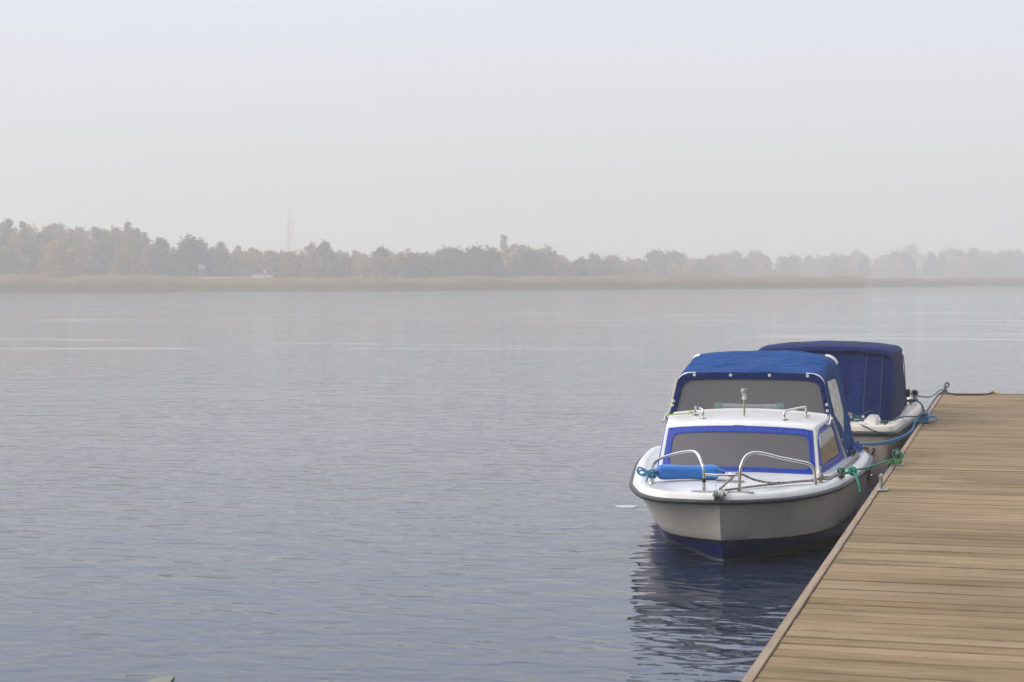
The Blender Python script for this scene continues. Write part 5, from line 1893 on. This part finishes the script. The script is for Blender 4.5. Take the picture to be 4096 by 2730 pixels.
b.tube(crom([w2(0.72, 3.25, 0.62), w2(0.78, 3.2, 0.63), w2(0.85, 3.28, 0.63), w2(0.83, 3.4, 0.625), w2(0.74, 3.35, 0.62), w2(0.72, 3.25, 0.625), w2(0.80, 3.20, 0.64), w2(0.875, 3.18, 0.62), w2(0.93, 3.1, 0.56), w2(0.945, 3.0, 0.45), w2(0.95, 2.95, 0.35)], 6), 0.010, 7)
tag(b.build('fender_line', M['rope_teal'], None, 60), 'teal rope looped at the far side deck of the cream boat, holding its fender', 'rope')
f2 = empty('fender', w2(0.962, 2.75, 0.0))
tag(f2, 'rounded blue fender hanging between the cream boat and the pontoon', 'fender')
b = MB(); b.lathe((0.0, 0, 0.06), (0, 0, 1), [(0, 0.03), (0.03, 0.075), (0.10, 0.105), (0.20, 0.115), (0.32, 0.112), (0.41, 0.09), (0.46, 0.055), (0.48, 0.025)], 20)
b.build('body', M['fender_blue'], f2, 60)
b = MB(); b.lathe((0, 0, 0.5405), (0, 0, 1), [(0, 0.015), (0.02, 0.012)], 10); b.build('eyelet', M['dark'], f2)

# grey bow rope to the far corner post, black rope across the deck
post4 = Vector((CLEATS[3][0] - 0.01, CLEATS[3][1], DZ))
bw = Vector(w2(0.72, 4.0, 0.66))
b = MB()
b.tube(crom([bw, bw.lerp(post4, 0.3) + Vector((0, 0, -0.035)), bw.lerp(post4, 0.6) + Vector((0, 0, -0.035)), post4 + 0.72 * Vector((-0.10, -0.1, 0.06)), post4 + 0.72 * Vector((0, -0.04, 0.09))], 8), 0.009, 7)
for q in range(2):
    b.tube(crom([post4 + 0.72 * Vector((0.035 + 0.012 * q + (0.036) * math.cos(t), -0.03 - 0.02 * q, 0.165 + 0.010 * q + (0.044) * math.sin(t))) for t in np.linspace(0, 6.25, 10)], 4), 0.0095, 7)
for q in range(3):
    b.tube(crom([post4 + 0.72 * Vector((0.036 * math.cos(t), 0.04 * math.sin(t), 0.04 + 0.022 * q)) for t in np.linspace(0, 6.2, 9)], 4), 0.0095, 7)
tag(b.build('mooring_rope', M['rope_grey'], None, 60), 'grey mooring rope from the cream boat coiled on the far corner post', 'rope')
zr = DZ + 0.016
b = MB()
b.tube(crom([post4 + 0.72 * Vector((0.02, -0.02, 0.05)), (-0.90, 24.42, zr + 0.01), (-0.80, 24.33, zr), (-0.62, 24.36, zr), (-0.50, 24.42, zr), (-0.40, 24.62, zr), (-0.355, 24.80, zr + 0.01), (-0.34, 24.93, zr + 0.012), (-0.335, 24.96, zr - 0.05)], 7), 0.011, 8)
b.tube(crom([post4 + 0.72 * Vector((-0.02, -0.03, 0.04)), (-1.035, 24.5, DZ + 0.016), (-1.062, 24.2, DZ - 0.005), (-1.064, 23.0, DZ - 0.008), (-1.064, 21.8, DZ - 0.012), (-1.064, 21.0, DZ - 0.03)], 7), 0.010, 8)
tag(b.build('deck_rope', M['rope_black'], None, 60), 'black rope lying across the far end and down the edge of the pontoon', 'rope')
b = MB(); b.tube(crom([(-0.365, 24.78, DZ + 0.016), (-0.33, 24.85, DZ + 0.03), (-0.31, 24.82, DZ + 0.018), (-0.29, 24.76, DZ + 0.014)], 5), 0.014, 8)
tag(b.build('strap', M['yellow'], None, 60), 'small yellow strap end at the far edge of the pontoon', 'strap')

# ================================================================== ON THE WATER
b = MB()
cx_, cy_ = -3.43, 15.73
top = []
for i in range(28):
    a = 2 * math.pi * i / 28
    r_ = 1 + 0.45 * mnoise.noise(Vector((math.cos(a) * 1.7, math.sin(a) * 1.7, 3.0)))
    x_, y_ = 0.10 * r_ * math.cos(a), 0.085 * r_ * math.sin(a)
    x_, y_ = x_ * 1.0, y_ * 1.0
    top.append((cx_ + x_ * math.cos(YAW) - y_ * math.sin(YAW), cy_ + x_ * math.sin(YAW) + y_ * math.cos(YAW), 0.003))
b.add(top + [(p[0], p[1], -0.01) for p in top], [tuple(range(28))] + [(i, (i + 1) % 28, 28 + (i + 1) % 28, 28 + i) for i in range(28)])
tag(b.build('foam_patch', M['foam'], None, 40), 'small white foam patch on the water left of the white bow', 'foam')
b = MB()
q = [(-4.33, 8.12), (-4.295, 8.27), (-4.25, 8.345), (-4.225, 8.345), (-4.15, 8.10)]
b.add([(x, y, 0.012) for x, y in q] + [(x, y, -0.02) for x, y in q], [(0, 1, 2, 3, 4)[::-1]] + [(i, (i + 1) % 5, 5 + (i + 1) % 5, 5 + i) for i in range(5)])
tag(b.build('floating_board', M['beige_board'], None, 30), 'corner of a pale beige board floating at the bottom edge of the photo', 'board')

# ================================================================== HAZE
b = MB(); b.box(-690, 410, -55, 890, -1.3, 27)
hz = b.build('haze', M['haze'], None, None)
tag(hz, kind='stuff')
